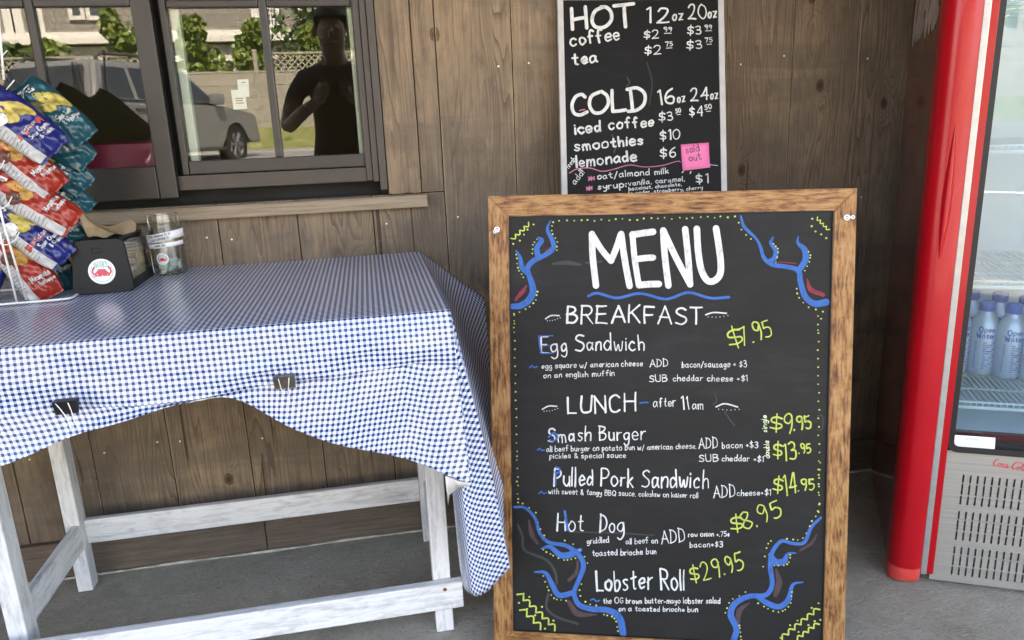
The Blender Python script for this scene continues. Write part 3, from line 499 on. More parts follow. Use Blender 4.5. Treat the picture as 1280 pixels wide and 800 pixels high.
T('raw onion +.75¢', (860.5, 670.6), (911.5, 670), 7.6, 1.05); T('bacon+$3', (862.5, 683.8), (903, 683.6), 8.6, 1.1); T('toasted brioche bun', (740.5, 694.8), (820, 692.3), 9, 1.15)
T('Lobster Roll', (745.5, 738.3), (855, 736.4), 27, 2.5, 10); T('the OG brown butter-mayo lobster salad', (754, 754), (900, 754), 8.6, 1.2); T('on a toasted brioche bun', (773.5, 763.4), (872, 764.6), 7.6, 1.15)
for a, b, c_ in (((682, 398.5), (689, 394.5), (699, 394.5)), ((882, 393.5), (892, 390.6), (908, 391.6)), ((678, 511.5), (686, 507.5), (696, 507.8)), ((895, 508.5), (906, 504.6), (922, 508.6))):
    I.line([a, b, c_], 1.7)
    for k in range(6): q = np.array(a)+(np.array(c_)-np.array(a))*(.12+k*.19); I.dot(q[0], q[1]+4.2-abs(k-2.5)*.5, .55)
I.done('heading_flourish', MT['chalk'], menu)
I = Ink(fm)                  # prices: each one a part
def price(p0, p1, cap, wid, s):
    global I
    if s == '$' and I.k: I.done('price_lettering', MT['yel'], menu); I = Ink(fm)
    I.text(s, p0, p1, cap, wid, None, .2)
price((913, 435), (930, 428), 25, 1.9, '$'); price((928, 433), (966, 420), 22, 1.9, '7.95')
price((962.5, 537.6), (977.5, 537), 20, 1.9, '$'); price((980, 541), (990.5, 540.5), 25, 2.0, '9'); price((993, 538), (1014.5, 534.5), 17, 1.9, '.95')
price((966.5, 571), (977.5, 570.4), 19, 1.9, '$'); price((980.5, 575), (996, 573.5), 21, 1.9, '13'); price((998.5, 567), (1013.5, 565.5), 12, 1.7, '.95')
price((966, 614), (978, 614), 19, 1.9, '$'); price((982, 618), (996.5, 616), 25, 1.9, '14'); price((998, 613), (1018, 611.5), 14, 1.8, '.95')
price((914, 664), (929, 661), 20, 1.9, '$'); price((930, 662.5), (978, 645.5), 22, 1.9, '8.95'); price((864, 727), (875, 724), 20, 1.9, '$'); price((879, 725), (930.5, 713), 22, 1.9, '29.95')
I.done('price_lettering', MT['yel'], menu)
I = Ink(fm)
I.text('single', (958.5, 540), (958, 519.5), 6.6, .9); I.text('double', (962, 572), (961, 551), 6.6, .9)
I.done('size_lettering', chalk_mat('pale_yellow_chalk', (.70, .76, .50)), menu)
I = Ink(fm); B_ = I.line      # blue marker: underline, initials, dashes, branches
NB_ = lambda nm: (I.done(nm, MT['blu'], menu), Ink(fm))[1]
B_([(735.3, 370), (747.2, 366.5), (771, 372.5), (799.4, 366.8), (828, 373.4), (840, 372.4), (861, 365.6), (887.5, 372.5), (911, 371.4)], 3.4)
I = NB_('wavy_underline'); B_ = I.line
for p in (((662, 459.5), (665, 457.2), (668, 459.5), (671.5, 458)), ((672, 562.5), (674.5, 560.6), (677.5, 563), (680.5, 562.4)), ((674, 616.5), (677, 614.5), (679.5, 616.8), (683, 615.6)), ((738.5, 750), (742, 748.6), (745, 751.4), (749.5, 750.4)), ((800, 503.8), (805, 503), (810, 503))): B_(p, 1.8)
B_([(674, 420), (674.6, 430), (676.2, 440.6)], 2.2); B_([(676, 441.6), (684, 441.6), (691.5, 441)], 1.5); B_([(679, 432.4), (683, 432), (686.5, 431.4)], 1.4); B_([(675.4, 420.2), (684, 419.8), (691, 419.6)], 1.4)
B_([(686, 546), (692, 541), (697, 546), (692, 551), (687, 550)], 2.2); B_([(695, 584), (699.5, 586), (698, 591), (694, 590)], 2.4); B_([(694.8, 592), (694.6, 599), (694.4, 606)], 2.0); B_([(706, 639), (707.6, 650), (709.6, 662)], 3.0)
I = NB_('blue_accents'); B_ = I.line
Z5 = lambda L: [(600+x/4.212, 230+y/4.212) for x, y in L]
Z6 = lambda L: [(840+x/4.212, 230+y/4.212) for x, y in L]
Z7 = lambda L: [(610+x/3.479, 570+y/3.479) for x, y in L]
Z8 = lambda L: [(830+x/3.479, 570+y/3.479) for x, y in L]
B_(Z5([(372, 193), (355, 240), (382, 300), (385, 340), (340, 375), (280, 405), (250, 445), (262, 490), (280, 560), (258, 610), (215, 640), (170, 645)]), [1.2, 4, 6, 6.5, 6, 6.5, 6.5, 6.5, 8.5, 8.5, 8, 7])
B_(Z5([(303, 280), (325, 297), (300, 335), (306, 385)]), [1.2, 6, 7, 7]); B_(Z5([(190, 350), (210, 385), (222, 440), (255, 475)]), [1.5, 4.5, 7, 5])
I = NB_('branch_drawing'); B_ = I.line
B_(Z6([(362, 170), (380, 225), (440, 285), (465, 330), (485, 390), (530, 425), (600, 435), (665, 455), (675, 510), (700, 590), (750, 630), (812, 622)]), [2.5, 4.5, 3, 4, 5, 5.5, 5.5, 6, 7, 7.5, 8, 8.5])
B_(Z6([(534, 278), (520, 310), (545, 350), (540, 390), (510, 408)]), [1.5, 4.5, 5.5, 6.5, 5.5]); B_(Z6([(665, 275), (662, 310), (697, 345), (702, 400), (665, 458)]), [1.2, 3.5, 7.5, 8, 7])
I = NB_('branch_drawing'); B_ = I.line
B_(Z7([(115, 222), (160, 225), (205, 270), (225, 335), (265, 375), (340, 390), (395, 430), (415, 480), (390, 550), (375, 595), (395, 645), (450, 665), (520, 670), (570, 700), (588, 770)]), [3, 3, 4, 4, 4.5, 5, 6, 6.5, 5.5, 5.5, 6.5, 7, 7.5, 8.5, 8.5])
B_(Z7([(232, 403), (270, 395), (315, 430), (360, 428), (402, 408)]), [2, 5, 7.5, 8.5, 5]); B_(Z7([(203, 504), (250, 508), (280, 560), (310, 605), (375, 593)]), [2, 4.5, 6.5, 7, 6.5])
I = NB_('branch_drawing'); B_ = I.line
B_(Z8([(682, 268), (640, 310), (610, 375), (560, 380), (510, 370), (470, 420), (462, 480), (470, 560), (440, 605), (370, 610), (310, 640), (290, 690), (315, 750), (303, 800)]), [3, 4.5, 4.5, 4, 4.5, 5.5, 6, 6, 6, 6.5, 7.5, 8, 7.5, 8])
B_(Z8([(574, 422), (540, 425), (520, 458), (485, 460), (462, 430)]), [1.2, 3.5, 8, 8.5, 6]); B_(Z8([(605, 548), (560, 560), (540, 625), (500, 655), (450, 640), (405, 612)]), [1.5, 4, 7, 7, 7, 5])
I.done('branch_drawing', MT['blu'], menu)
I = Ink(fm); D = I.dot       # yellow dots and scallops
for k, x in enumerate(np.linspace(691, 919, 27)): D(x+rng.uniform(-1, 1), 276.5-5.5*(x-691)/228+rng.uniform(-1, 1), rng.uniform(.75, 1.15))
for k, y in enumerate(np.linspace(394, 628, 23)): D(642.6+5*(y-394)/234+rng.uniform(-.5, .5), y, rng.uniform(.7, 1.05))
for k, y in enumerate(np.linspace(395, 640, 24)): D(1022.5+1.5*(y-395)/245+rng.uniform(-.9, .9), y, rng.uniform(.75, 1.1))
def dots_along(L, n, r=.95):
    c = catmull(L, 10)
    for t in np.linspace(0, len(c)-1, n): q = c[int(round(t))]; D(q[0]+rng.uniform(-.4, .4), q[1]+rng.uniform(-.4, .4), r*rng.uniform(.8, 1.2))
for L, n in ((Z5([(385, 203), (378, 250), (405, 300), (405, 350)]), 8), (Z5([(300, 292), (278, 320), (277, 365)]), 5), (Z5([(192, 370), (200, 440), (228, 490)]), 7), (Z5([(303, 566), (290, 615), (245, 656), (180, 684)]), 8), (Z5([(180, 684), (178, 755)]), 3),
             (Z6([(350, 205), (365, 240), (390, 268), (415, 290)]), 4), (Z6([(535, 315), (560, 350), (548, 412)]), 6), (Z6([(688, 328), (728, 380), (700, 455)]), 8), (Z6([(655, 552), (670, 600), (720, 648), (795, 672)]), 7), (Z6([(785, 708), (768, 768)]), 2),
             (Z7([(125, 0), (128, 170), (155, 210), (205, 240), (220, 300), (245, 345)]), 9), (Z7([(335, 368), (380, 390), (415, 430), (432, 465)]), 5), (Z7([(240, 408), (280, 430), (335, 452), (380, 445)]), 9), (Z7([(240, 522), (262, 580), (290, 620), (340, 628)]), 9), (Z7([(405, 556), (398, 600), (430, 640), (470, 648)]), 6), (Z7([(505, 688), (550, 705), (565, 762)]), 7),
             (Z8([(680, 30), (672, 110), (672, 230), (640, 290), (600, 360), (535, 360)]), 15), (Z8([(465, 368), (445, 400), (432, 480)]), 5), (Z8([(550, 430), (535, 470), (480, 475)]), 7), (Z8([(555, 590), (545, 650), (490, 678), (410, 640)]), 12), (Z8([(355, 592), (290, 630), (268, 680)]), 6), (Z8([(328, 735), (335, 798)]), 5)): dots_along(L, n)
def scallop(p, q, n, bulge, wid):
    p, q = np.array(p), np.array(q); d = (q-p)/n; nn = np.array([-d[1], d[0]])*bulge
    for k in range(n): I.line([p+d*k-nn*.15, p+d*(k+.5)+nn, p+d*(k+1)-nn*.15], wid, 6)
for a, b, n, bl, wd in ((Z5([(165, 288)])[0], Z5([(257, 203)])[0], 4, .45, 1.6), (Z6([(765, 175)])[0], Z6([(828, 240)])[0], 4, .5, 1.3), (Z7([(128, 600)])[0], Z7([(292, 757)])[0], 6, -.42, 2.0), (Z7([(140, 668)])[0], Z7([(230, 752)])[0], 3, -.42, 2.0), (Z8([(512, 797)])[0], Z8([(676, 665)])[0], 6, -.42, 1.9), (Z8([(578, 800)])[0], Z8([(674, 730)])[0], 4, -.42, 1.9)): scallop(a, b, n, bl, wd)
for L in (Z5([(175, 315), (210, 298), (232, 266), (250, 240), (282, 213)]), Z6([(738, 183), (735, 222), (755, 250), (785, 265), (812, 285)]), Z7([(155, 598), (180, 612), (235, 655), (285, 715), (135, 638), (170, 665), (205, 692), (248, 750)]), Z8([(507, 790), (548, 735), (580, 715), (642, 660), (672, 640), (585, 765), (628, 735), (655, 718), (680, 712)])):
    for x, y in L: D(x, y, rng.uniform(.9, 1.3))
I.done('border_dots', MT['yel'], menu)
I = Ink(fm)
I.line(Z5([(188, 610), (215, 575), (246, 535)]), [3, 5, 1.5]); I.line(Z5([(190, 596), (215, 590), (240, 560)]), 1.2); I.line(Z6([(712, 500), (730, 555), (795, 583)]), [1.2, 6.5, 5]); I.line(Z6([(560, 410), (610, 414), (655, 420)]), 1.2); I.line(Z5([(345, 355), (370, 335)]), 1.5)
I.done('maroon_drawing', MT['red'], menu)
I = Ink(fm, .00012)
for L, ww in ((Z7([(178, 280), (190, 340), (215, 380)]), [2, 6, 3]), (Z7([(390, 455), (385, 505), (352, 540)]), [2, 5, 4]), (Z7([(352, 635), (390, 685), (470, 690)]), [5, 8, 2]), (Z8([(488, 495), (500, 550), (485, 605)]), [3, 8, 6]), (Z8([(370, 640), (330, 670), (320, 720)]), [2, 7, 6]), (Z8([(665, 340), (640, 380), (592, 410)]), [1.5, 4, 2.5])): I.line(L, ww)
I.done('faded_drawing', MT['mauve'], menu)
I = Ink(fm, .00004)
for L, ww in ((Z7([(130, 300), (150, 350), (160, 410), (250, 450), (290, 500), (300, 555)]), 3), (Z7([(262, 600), (255, 660), (300, 700), (390, 730)]), 3), (Z7([(350, 330), (560, 335), (720, 345)]), 1.5), (Z5([(385, 420), (460, 415), (530, 425)]), [3, 6, 3]), (Z5([(560, 415), (640, 408)]), 3), ([(1022, 520), (1028, 520), (1028, 536), (1021, 537)], 1.2), ([(893, 492), (896, 500), (892, 506)], 1.5), ([(906, 515), (912, 524), (918, 532)], 2)): I.line(L, ww)
I.done('wiped_smears', MT['smear'], menu)

# ================================================================== DRINKS BOARD behind it
DBM = board_matrix(.51143, -.02, 1.44, R(-8.2234), R(13.1239), R(-1.4487))
DW, DB = .42559, 1.478
drk = thing('drinks_board', 'tall white framed chalkboard with hot and cold drink prices leaning on the plank wall', 'menu board', mat=DBM)
bm = NB(); fw = .0150
box(bm, 0, fw, -DB, 0, -.02, 0, .0015); box(bm, DW-fw, DW, -DB, 0, -.02, 0, .0015); box(bm, fw+.0003, DW-fw-.0003, -.0125, -.0002, -.0195, -.0003, .0015); box(bm, fw+.0003, DW-fw-.0003, -.90, -.885, -.0195, -.0003, .0015)
link('frame', bm, MT['alu'], drk)
bm = NB(); box(bm, fw-.003, DW-fw+.003, -.888, -.0105, -.010, -.004); link('panel', bm, board_mat('black_chalkboard', .6), drk)
frd = plane_frame(DBM @ Matrix.Translation((0, 0, -.004)))
def fd(px, py, l): a, b, c = frd(px, py, l); return (a, b, -.004+l)
ZD = lambda x, y: (690+x/3.2, y/3.2)
I = Ink(fd)
L_ = I.line
for L in ([(78, 35), (80, 75), (82, 117)], [(133, 28), (136, 70), (139, 112)], [(80, 80), (108, 74), (136, 70)], [(205, 28), (172, 45), (160, 82), (175, 108), (210, 108), (236, 82), (236, 50), (218, 30), (196, 28)], [(248, 24), (285, 20), (326, 15)], [(288, 22), (290, 60), (294, 107)]): L_([ZD(*p) for p in L], 4.4)
for L in ([(132, 388), (118, 378), (94, 388), (80, 420), (88, 452), (112, 460), (140, 448)], [(190, 368), (158, 385), (150, 420), (168, 450), (200, 448), (224, 418), (220, 384), (198, 366)], [(240, 362), (240, 400), (243, 446)], [(243, 446), (268, 444), (294, 440)], [(313, 360), (318, 400), (322, 442)], [(300, 358), (340, 352), (370, 375), (368, 415), (340, 440), (306, 446)]): L_([ZD(*p) for p in L], 4.2)
I.done('heading_lettering', MT['chalk'], drk)
def DT(s, x0, y0, x1, y1, cap, wid, **k): J = Ink(fd); J.text(s, ZD(x0, y0), ZD(x1, y1), cap/3.2*.92, wid*(1.0 if wid > 1.2 else .88), **k); J.done('drink_line', MT['chalk'], drk)
I = Ink(fd); L_ = I.line
DT('coffee', 74, 182, 270, 160, 56, 2.5); DT('tea', 84, 258, 180, 247, 50, 2.4); DT('12', 380, 88, 466, 84, 66, 2.0); DT('oz', 482, 80, 523, 78, 46, 1.8); DT('20', 546, 76, 618, 74, 66, 2.0); DT('oz', 624, 70, 658, 68, 44, 1.8)
DT('$2', 368, 154, 428, 151, 36, 1.5); DT('99', 448, 126, 478, 124, 18, 1.2); DT('$3', 541, 138, 597, 135, 38, 1.5); DT('99', 612, 117, 638, 115, 18, 1.2); DT('$2', 371, 218, 438, 214, 38, 1.5); DT('75', 456, 186, 482, 184, 19, 1.2); DT('$3', 538, 197, 600, 192, 38, 1.5); DT('75', 614, 170, 641, 168, 19, 1.2)
DT('16', 429, 417, 488, 411, 64, 1.9); DT('oz', 502, 409, 532, 405, 40, 1.6); DT('24', 556, 403, 626, 397, 58, 1.9); DT('oz', 634, 395, 663, 393, 40, 1.6); DT('iced coffee', 94, 534, 406, 503, 46, 2.2, seed=2); DT('$3', 428, 485, 484, 479, 40, 1.5); DT('50', 496, 452, 515, 449, 18, 1.2); DT('$4', 551, 464, 602, 461, 42, 1.5); DT('50', 613, 438, 638, 434, 20, 1.2)
DT('smoothies', 92, 602, 362, 578, 44, 2.1, seed=5); DT('$10', 432, 561, 512, 553, 40, 1.6); DT('lemonade', 98, 667, 338, 644, 46, 2.2); DT('$6', 434, 630, 494, 626, 38, 1.6); DT('fresh', 66, 676, 96, 640, 22, 1.1)
DT('add!', 92, 738, 130, 690, 28, 1.2); DT('oat/almond milk', 182, 716, 465, 693, 26, 1.3); DT('syrup:', 184, 758, 296, 748, 27, 1.4); DT('vanilla, caramel,', 306, 742, 530, 724, 21, 1.05); DT('hazelnut, chocolate,', 308, 762, 518, 743, 15, 1.0); DT('lavender, strawberry, cherry', 308, 780, 602, 756, 15, 1.0); DT('$1', 578, 734, 622, 730, 40, 1.5)
for x0, y0, l in ((449, 134, 28), (614, 124, 24), (458, 193, 22), (620, 178, 18), (500, 459, 14), (618, 446, 16)): L_([ZD(x0, y0), ZD(x0+l/2, y0-1), ZD(x0+l, y0-1)], .9)
L_([ZD(520, 690), ZD(526, 686)], 1.2); L_([ZD(556, 686), ZD(552, 694)], 1.2)
L_([ZD(*p) for p in ((610, 655), (640, 660), (662, 662))], .7)
I.done('price_underlines', MT['chalk'], drk)
I = Ink(fd)
I.line([ZD(*p) for p in ((70, 692), (100, 676), (150, 672), (200, 685), (250, 676), (310, 660), (370, 668), (440, 662), (500, 645), (514, 648))], [1.3, 1.1, .8])
I.text('*', ZD(147, 728), ZD(171, 726), 9.5, 1.3); I.text('*', ZD(138, 768), ZD(162, 766), 9.5, 1.3); I.line([ZD(110, 443), ZD(120, 440), ZD(131, 438)], 1.2)
I.done('pink_marks', MT['pnk'], drk)
I = Ink(fd, .00004)
for L, ww in (([(380, 250), (400, 330), (390, 420)], 1.2), ([(240, 540), (255, 580), (248, 610)], 2.2), ([(300, 310), (310, 330), (300, 345)], 2)): I.line([ZD(*p) for p in L], ww)
I.done('wiped_smears', MT['smear'], drk)
# sticky note: its lower edge lifts off the board
c4 = [fd(850.8, 180.8, 0), fd(886, 178.2, 0), fd(886.6, 210, 0), fd(852.6, 214, 0)]
st = thing('sticky_note', 'pink sticky note reading sold out on the drinks board', 'sticky note', mat=DBM @ Matrix.Translation(c4[0]))
bm = NB(); A0, A1, A2, A3 = [Vector(q)-Vector(c4[0]) for q in c4]; rows = []
for i in range(7):
    t = i/6; row = []
    for j in range(7):
        s = j/6; q = (A0*(1-s)+A1*s)*(1-t)+(A3*(1-s)+A2*s)*t; q.z = .0012+.006*max(0, t-.25)**1.6+.010*max(0, s-.55)*max(0, t-.6)*2; row.append(bm.verts.new(q))
    rows.append(row)
for a, b in zip(rows[:-1], rows[1:]):
    for j in range(6): bm.faces.new((a[j], b[j], b[j+1], a[j+1]))
o = link('note_paper', bm, simple('pink_paper', (.78, .165, .36), .65, 0, .05, 30), st, True); md = o.modifiers.new('thick', 'SOLIDIFY'); md.thickness = .0004
def fs(px, py, l):
    q = Vector(fd(px, py, 0))-Vector(c4[0]); t = min(1, max(0, (py-179.5)/33)); s = (px-851)/35; return (q.x, q.y, .0014+.006*max(0, t-.25)**1.6+.010*max(0, s-.55)*max(0, t-.6)*2+l)
I = Ink(fs); I.text('sold', (857, 191.5), (874, 189), 9, 1.0); I.text('out', (861, 202), (876.5, 199), 9, 1.0); I.done('note_lettering', MT['ink'], st)

# ================================================================== TABLE, CLOTH, CLIPS
tbl = thing('work_table', 'long worn white wooden table under the checked cloth', 'table')
bm = NB(); box(bm, -1.46, .112, -.685, -.022, .772, .808, .004); link('tabletop', bm, MT['wpx'], tbl)
def leg(x0, x1, y0, y1, mat, foot=False):
    bm = NB(); box(bm, x0, x1, y0, y1, 0.001, .771, .003); link('leg', bm, MT['wpz'], tbl)
leg(.070, .110, -.485, -.441, 0); leg(-.812, -.776, -.462, -.412, 0); leg(-.823, -.787, -.100, -.056, 0); leg(.071, .107, -.088, -.044, 0)
bm = NB(); box(bm, -.86, .134, -.508, -.4865, .074, .140, .003); link('stretcher', bm, MT['wpx'], tbl)
bm = NB(); box(bm, -.786, .0705, -.079, -.060, .124, .190, .003); link('stretcher', bm, MT['wpx'], tbl)
for x0 in (-.806, .082):
    bm = NB(); box(bm, x0, x0+.020, -.411 if x0 < 0 else -.440, -.101 if x0 < 0 else -.089, .124, .190, .003); link('stretcher', bm, MT['wpy'], tbl)
bm = NB(); lathe(bm, [(.0045, 0), (.004, .002), (.0002, .0024)], 10); bmesh.ops.transform(bm, matrix=Matrix.Translation((.094, -.508, .126)) @ Matrix.Rotation(R(90), 4, 'X'), verts=bm.verts[:]); link('screw', bm, simple('rusty_screw', (.25, .09, .03), .6, .3), tbl)

# cloth: flat top, folded front, and the loose corner and end on the right
CZ, FY, BY, RX, LX = .8125, -.700, -.014, .125, -1.50
bm = NB(); uvl = bm.loops.layers.uv.new('cloth')
def grid(rows, uvs, flip=False):
    V = [[bm.verts.new(p) for p in r] for r in rows]
    for i in range(len(V)-1):
        for j in range(len(V[0])-1):
            idx = [(i, j), (i+1, j), (i+1, j+1), (i, j+1)]
            if flip: idx = idx[::-1]
            try: f = bm.faces.new([V[a][b] for a, b in idx])
            except ValueError: continue
            for lp, (a, b) in zip(f.loops, idx): lp[uvl].uv = uvs[a][b]
xs = np.concatenate([np.linspace(LX, -.62, 12)[:-1], np.linspace(-.62, RX, 110)]); ys = np.concatenate([np.linspace(BY, FY+.02, 26), [FY+.008]])
def topz(x, y): return CZ+.0006*math.sin(9*x+2*y)+.0005*math.sin(17*y+3*x)
grid([[(x, y, topz(x, y)) for x in xs] for y in ys], [[(x+2, y+2) for x in xs] for y in ys], False)
# --- front drop
HX = [-1.5, -.80, -.616, -.522, -.429, -.352, -.300, -.275, -.24, -.181, -.092, -.012, .057, .099, .139]
HZ = [.60, .60, .621, .652, .674, .692, .700, .697, .682, .634, .589, .562, .539, .512, .492]
PX = [-1.5, -.609, -.53, -.491, -.43, -.33, -.187, -.148, .002, .079, .11, .14]; PZ = [.703, .703, .702, .700, .697, .697, .711, .711, .721, .726, .71, .70]
def smooth_interp(x, X, Z): return float(np.mean([np.interp(x+d, X, Z) for d in np.linspace(-.025, .025, 9)]))
NR1, NR2 = 22, 26; rows = []; uvs = []
cols = []
for x in xs:
    xh = x if x < 0 else x+(.014*(x/RX)**2)                   # the right edge leans out a little on its way down
    zp = smooth_interp(x, PX, PZ); zh = min(smooth_interp(x, HX, HZ), zp-.004); pl_ = float(np.clip((.085-x)/.05, 0, 1))*float(np.interp(x, [-.50, -.40], [.0, 1]))       # pleat dies out at the right
    clip = sum(math.exp(-((x-c)/.045)**2) for c in (-.507, -.166))
    P, U = [], []
    prof = [(FY+.008, topz(x, FY+.008)), (FY+.002, CZ-.0012), (FY-.0015, CZ-.005)]
    for k in range(1, NR1+1):
        t = k/NR1; z = CZ-.005+(zp-CZ+.005)*t; belly = .012*math.sin(math.pi*t*.9)*(.55+.45*math.sin(7*x+1.1)) + .010*t*pl_
        wr = .0028*math.sin(30*x+16*t*(1+.4*math.sin(3*x)))*t*math.exp(-((x+.17)/.16)**2) + .0022*math.sin(22*x-9*t)*t
        dia = .004*math.exp(-((z-(.772+(x-.05)*.13))/.006)**2)*float(np.clip((.06-x)/.1, 0, 1))*float(np.clip((x+.42)/.1, 0, 1))
        prof.append((FY-.0015-belly-wr-dia+.008*clip*t, z))
    nf = len(prof); yp = prof[-1][0]
    prof += [(yp+.003*pl_, zp-.0015), (yp+.010*pl_, zp-.0010*pl_-.0030*(1-pl_)), (yp+.0125*pl_-.001, zp-.0045)]
    for k in range(1, NR2+1):
        t = k/NR2; z = zp-.0045+(zh-zp+.0045)*t; L = max(zp-zh, .001)
        prof.append((yp+.0125*pl_-.001-.17*L*t+.010*math.sin(t*2.2+9*x)*t+.006*math.sin(26*x+2*t)*t*min(1, L/.1), z))
    v = 0.0; pr = prof[0]; slope = float(np.interp(x, [-.62, -.3, -.18, .14], [-.35, -.2, .22, .30]))
    for i, (y, z) in enumerate(prof):
        v += math.hypot(y-pr[0], z-pr[1]); pr = (y, z)
        f = 0 if z > CZ-.006 else min(1, (CZ-z)/.33); P.append((x+(xh-x)*f**.7, y, z))
        low = max(0.0, (zp-z)) if i >= nf else 0.0
        U.append((x+2+slope*low+.010*math.sin(8*x)*f, FY+.008+2-v+.005*math.sin(6*x+1)*f*float(np.clip(-x*2, 0, 1))))
    cols.append((P, U))
n = len(cols[0][0])
grid([[cols[j][0][i] for j in range(len(xs))] for i in range(n)], [[cols[j][1][i] for j in range(len(xs))] for i in range(n)])
# --- corner fan and right end
top = [Vector((RX, FY+.004, CZ-.004))]*4 + [Vector((RX+.001, y, CZ-.002)) for y in (-.69, -.55, -.38, -.2, BY)]
hem = [Vector(p) for p in ((.121, -.585, .40), (.1225, -.615, .225), (.136, -.662, .214), (.172, -.664, .213), (.222, -.648, .247), (.238, -.53, .36), (.250, -.38, .455), (.268, -.2, .55), (.288, -.02, .675))]
ang = [14, 22, 33, 38.5, 44, 90, 90, 90, 90]; sy = [0, 0, 0, 0, 0, .15, .32, .50, .686]
NROW = 44
def drop(top, hem, ang, sy, part):
    nn = len(hem); ci = catmull([list(h) for h in hem], 10); ct = catmull([list(h) for h in top], 10); q_ = np.linspace(0, nn-1, len(ci)); ca = np.interp(q_, range(nn), ang); cs = np.interp(q_, range(nn), sy)
    rows = [[] for _ in range(NROW+1)]; uvs = [[] for _ in range(NROW+1)]
    for j, (hp, tp, a, s) in enumerate(zip(ci, ct, ca, cs)):
        dlen = float(np.linalg.norm(np.array(hp)-np.array(tp))); u = j/(len(ci)-1)
        for i in range(NROW+1):
            t = i/NROW; q = np.array(tp)+(np.array(hp)-np.array(tp))*t; bl = math.sin(math.pi*t)
            if part == 'fan': q = q+np.array([-.012*bl*(1-u)+.006*bl*u, -.012*bl*math.sin(math.pi*u)+.006*math.sin(9*u)*t, 0])
            else: q = q+np.array([-.010*bl*(1-u)+.007*math.sin(10*u+3*t)*t*math.sin(math.pi*min(1, u*1.2)), .0, 0])
            rows[i].append(tuple(q)); d = dlen*t; uvs[i].append((RX+2+d*math.sin(R(a)), FY+2+s-d*math.cos(R(a))))
    grid(rows, uvs)
drop(top[:5], hem[:5], ang[:5], sy[:5], 'fan')
drop([Vector((RX+.0005, FY+.006, CZ-.003))]+top[5:], [Vector((.214, -.628, .262))]+hem[5:], [90]*5, [0]+sy[5:], 'end')
# --- back edge strip tucked down behind the table
grid([[(x, BY, topz(x, BY)) for x in xs], [(x, BY+.004, CZ-.02) for x in xs], [(x, BY+.004, CZ-.12) for x in xs]], [[(x+2, BY+2) for x in xs], [(x+2, BY+2.02) for x in xs], [(x+2, BY+2.12) for x in xs]], True)
# --- white lining curled out under the front corner
a = [(.139, -.735, .489), (.120, -.715, .478), (.103, -.690, .452), (.100, -.680, .425)]; b = [(.137, -.737, .494), (.118, -.735, .500), (.104, -.734, .508), (.094, -.733, .513)]
V = [[bm.verts.new(p) for p in r] for r in (a, b)]
for j in range(3): f = bm.faces.new((V[0][j], V[0][j+1], V[1][j+1], V[1][j])); f.material_index = 1
bmesh.ops.remove_doubles(bm, verts=bm.verts[:], dist=.0002)
cloth = link('tablecloth', bm, [MT['ging'], MT['lining']], None, True, 32)
md = cloth.modifiers.new('lining', 'SOLIDIFY'); md.thickness = .0012; md.offset = -1; md.material_offset = 1; md.material_offset_rim = 0
tag(cloth, 'blue and white gingham vinyl cloth draped over the white table', 'tablecloth')
def clip_obj(px, py, label, mat, splay):
    c = Vector(on_y(px, py, -.728)); t = thing('binder_clip', label, 'clip', c, R(2), 'binder clips on the tablecloth')
    bm = NB(); w_ = .0172; A = [(-.007, -.012), (.009, -.012), (.012, -.0095), (.0025, .0105), (-.0005, .0105)]
    prism(bm, A, -w_, w_, lambda a, b, c: (c, a, -b), 0, .0006); tube(bm, [(-w_, .0005, -.0108), (w_, .0005, -.0108)], .0014, 8)
    bmesh.ops.transform(bm, matrix=Matrix.Rotation(R(0), 4, 'X'), verts=bm.verts[:]); link('clip_body', normals(bm), mat, t, True, 30)
    for sy_, sg in ((-.0085, -1),):
        bm = NB(); zb = .011
        pts = [(-.009-splay*.004, -.0085, zb), (-.0065, -.0092, -.004), (-.0045, -.0100, -.020), (-.0052, -.0108, -.032), (-.0015, -.0110, -.036), (.0015, -.0110, -.036), (.0052, -.0108, -.032), (.0045, -.0100, -.020), (.0065, -.0092, -.004), (.009-splay*.004, -.0085, zb)]
        pts = [(p[0]+splay*(p[2]-zb)*.4*-1, p[1], p[2]) for p in pts]; tube(bm, catmull(pts, 5), .0009, 6); link('handle', bm, MT['steel'], t, True)
    return t
clip_obj(82.5, 509, 'black binder clip on the left front fold of the checked cloth', MT['black'], .55)
clip_obj(355.8, 478, 'shiny dark grey binder clip nearer the middle of the checked cloth', simple('worn_metal_clip', (.16, .145, .12), .32, .75, .3, 60), 0.0)

# ================================================================== ON THE TABLE
# ---- wire rack
rk = thing('wire_rack', 'white wire display rack holding crisp bags on the cloth', 'rack', (-.70, -.30, CZ+.003))
def rp(px, py, Y): return Vector(on_y(px, py, Y))-Vector((-.70, -.30, CZ+.003))
bm = NB(); z0 = .001
tube(bm, catmull([(-.17, -.052, z0), (.03, -.044, z0), (.066, -.040, z0), (.082, -.028, z0), (.080, .02, z0), (.078, .10, z0), (.06, .118, z0), (-.17, .12, z0)], 6), .0024, 8); link('base', bm, MT['wire'], rk, True)
bm = NB()
for dx in (0, .011): tube(bm, [(-.018+dx, -.036+dx*1.5, z0), (-.026+dx, -.030, .16), (-.036+dx, -.02, .33), (-.045+dx, 0, .52)], .0022, 8)
tube(bm, [(-.045, 0, .52), (-.0455, .09, z0)], .0022, 8); link('upright', bm, MT['wire'], rk, True)
bm = NB()
for zz in (.13, .20, .27, .34, .41):
    for s in (0, .06): tube(bm, catmull([(-.034, s-.028, zz), (-.020, s-.032, zz-.012), (.0, s-.034, zz-.004), (.012, s-.034, zz+.012)], 5), .0011, 6)
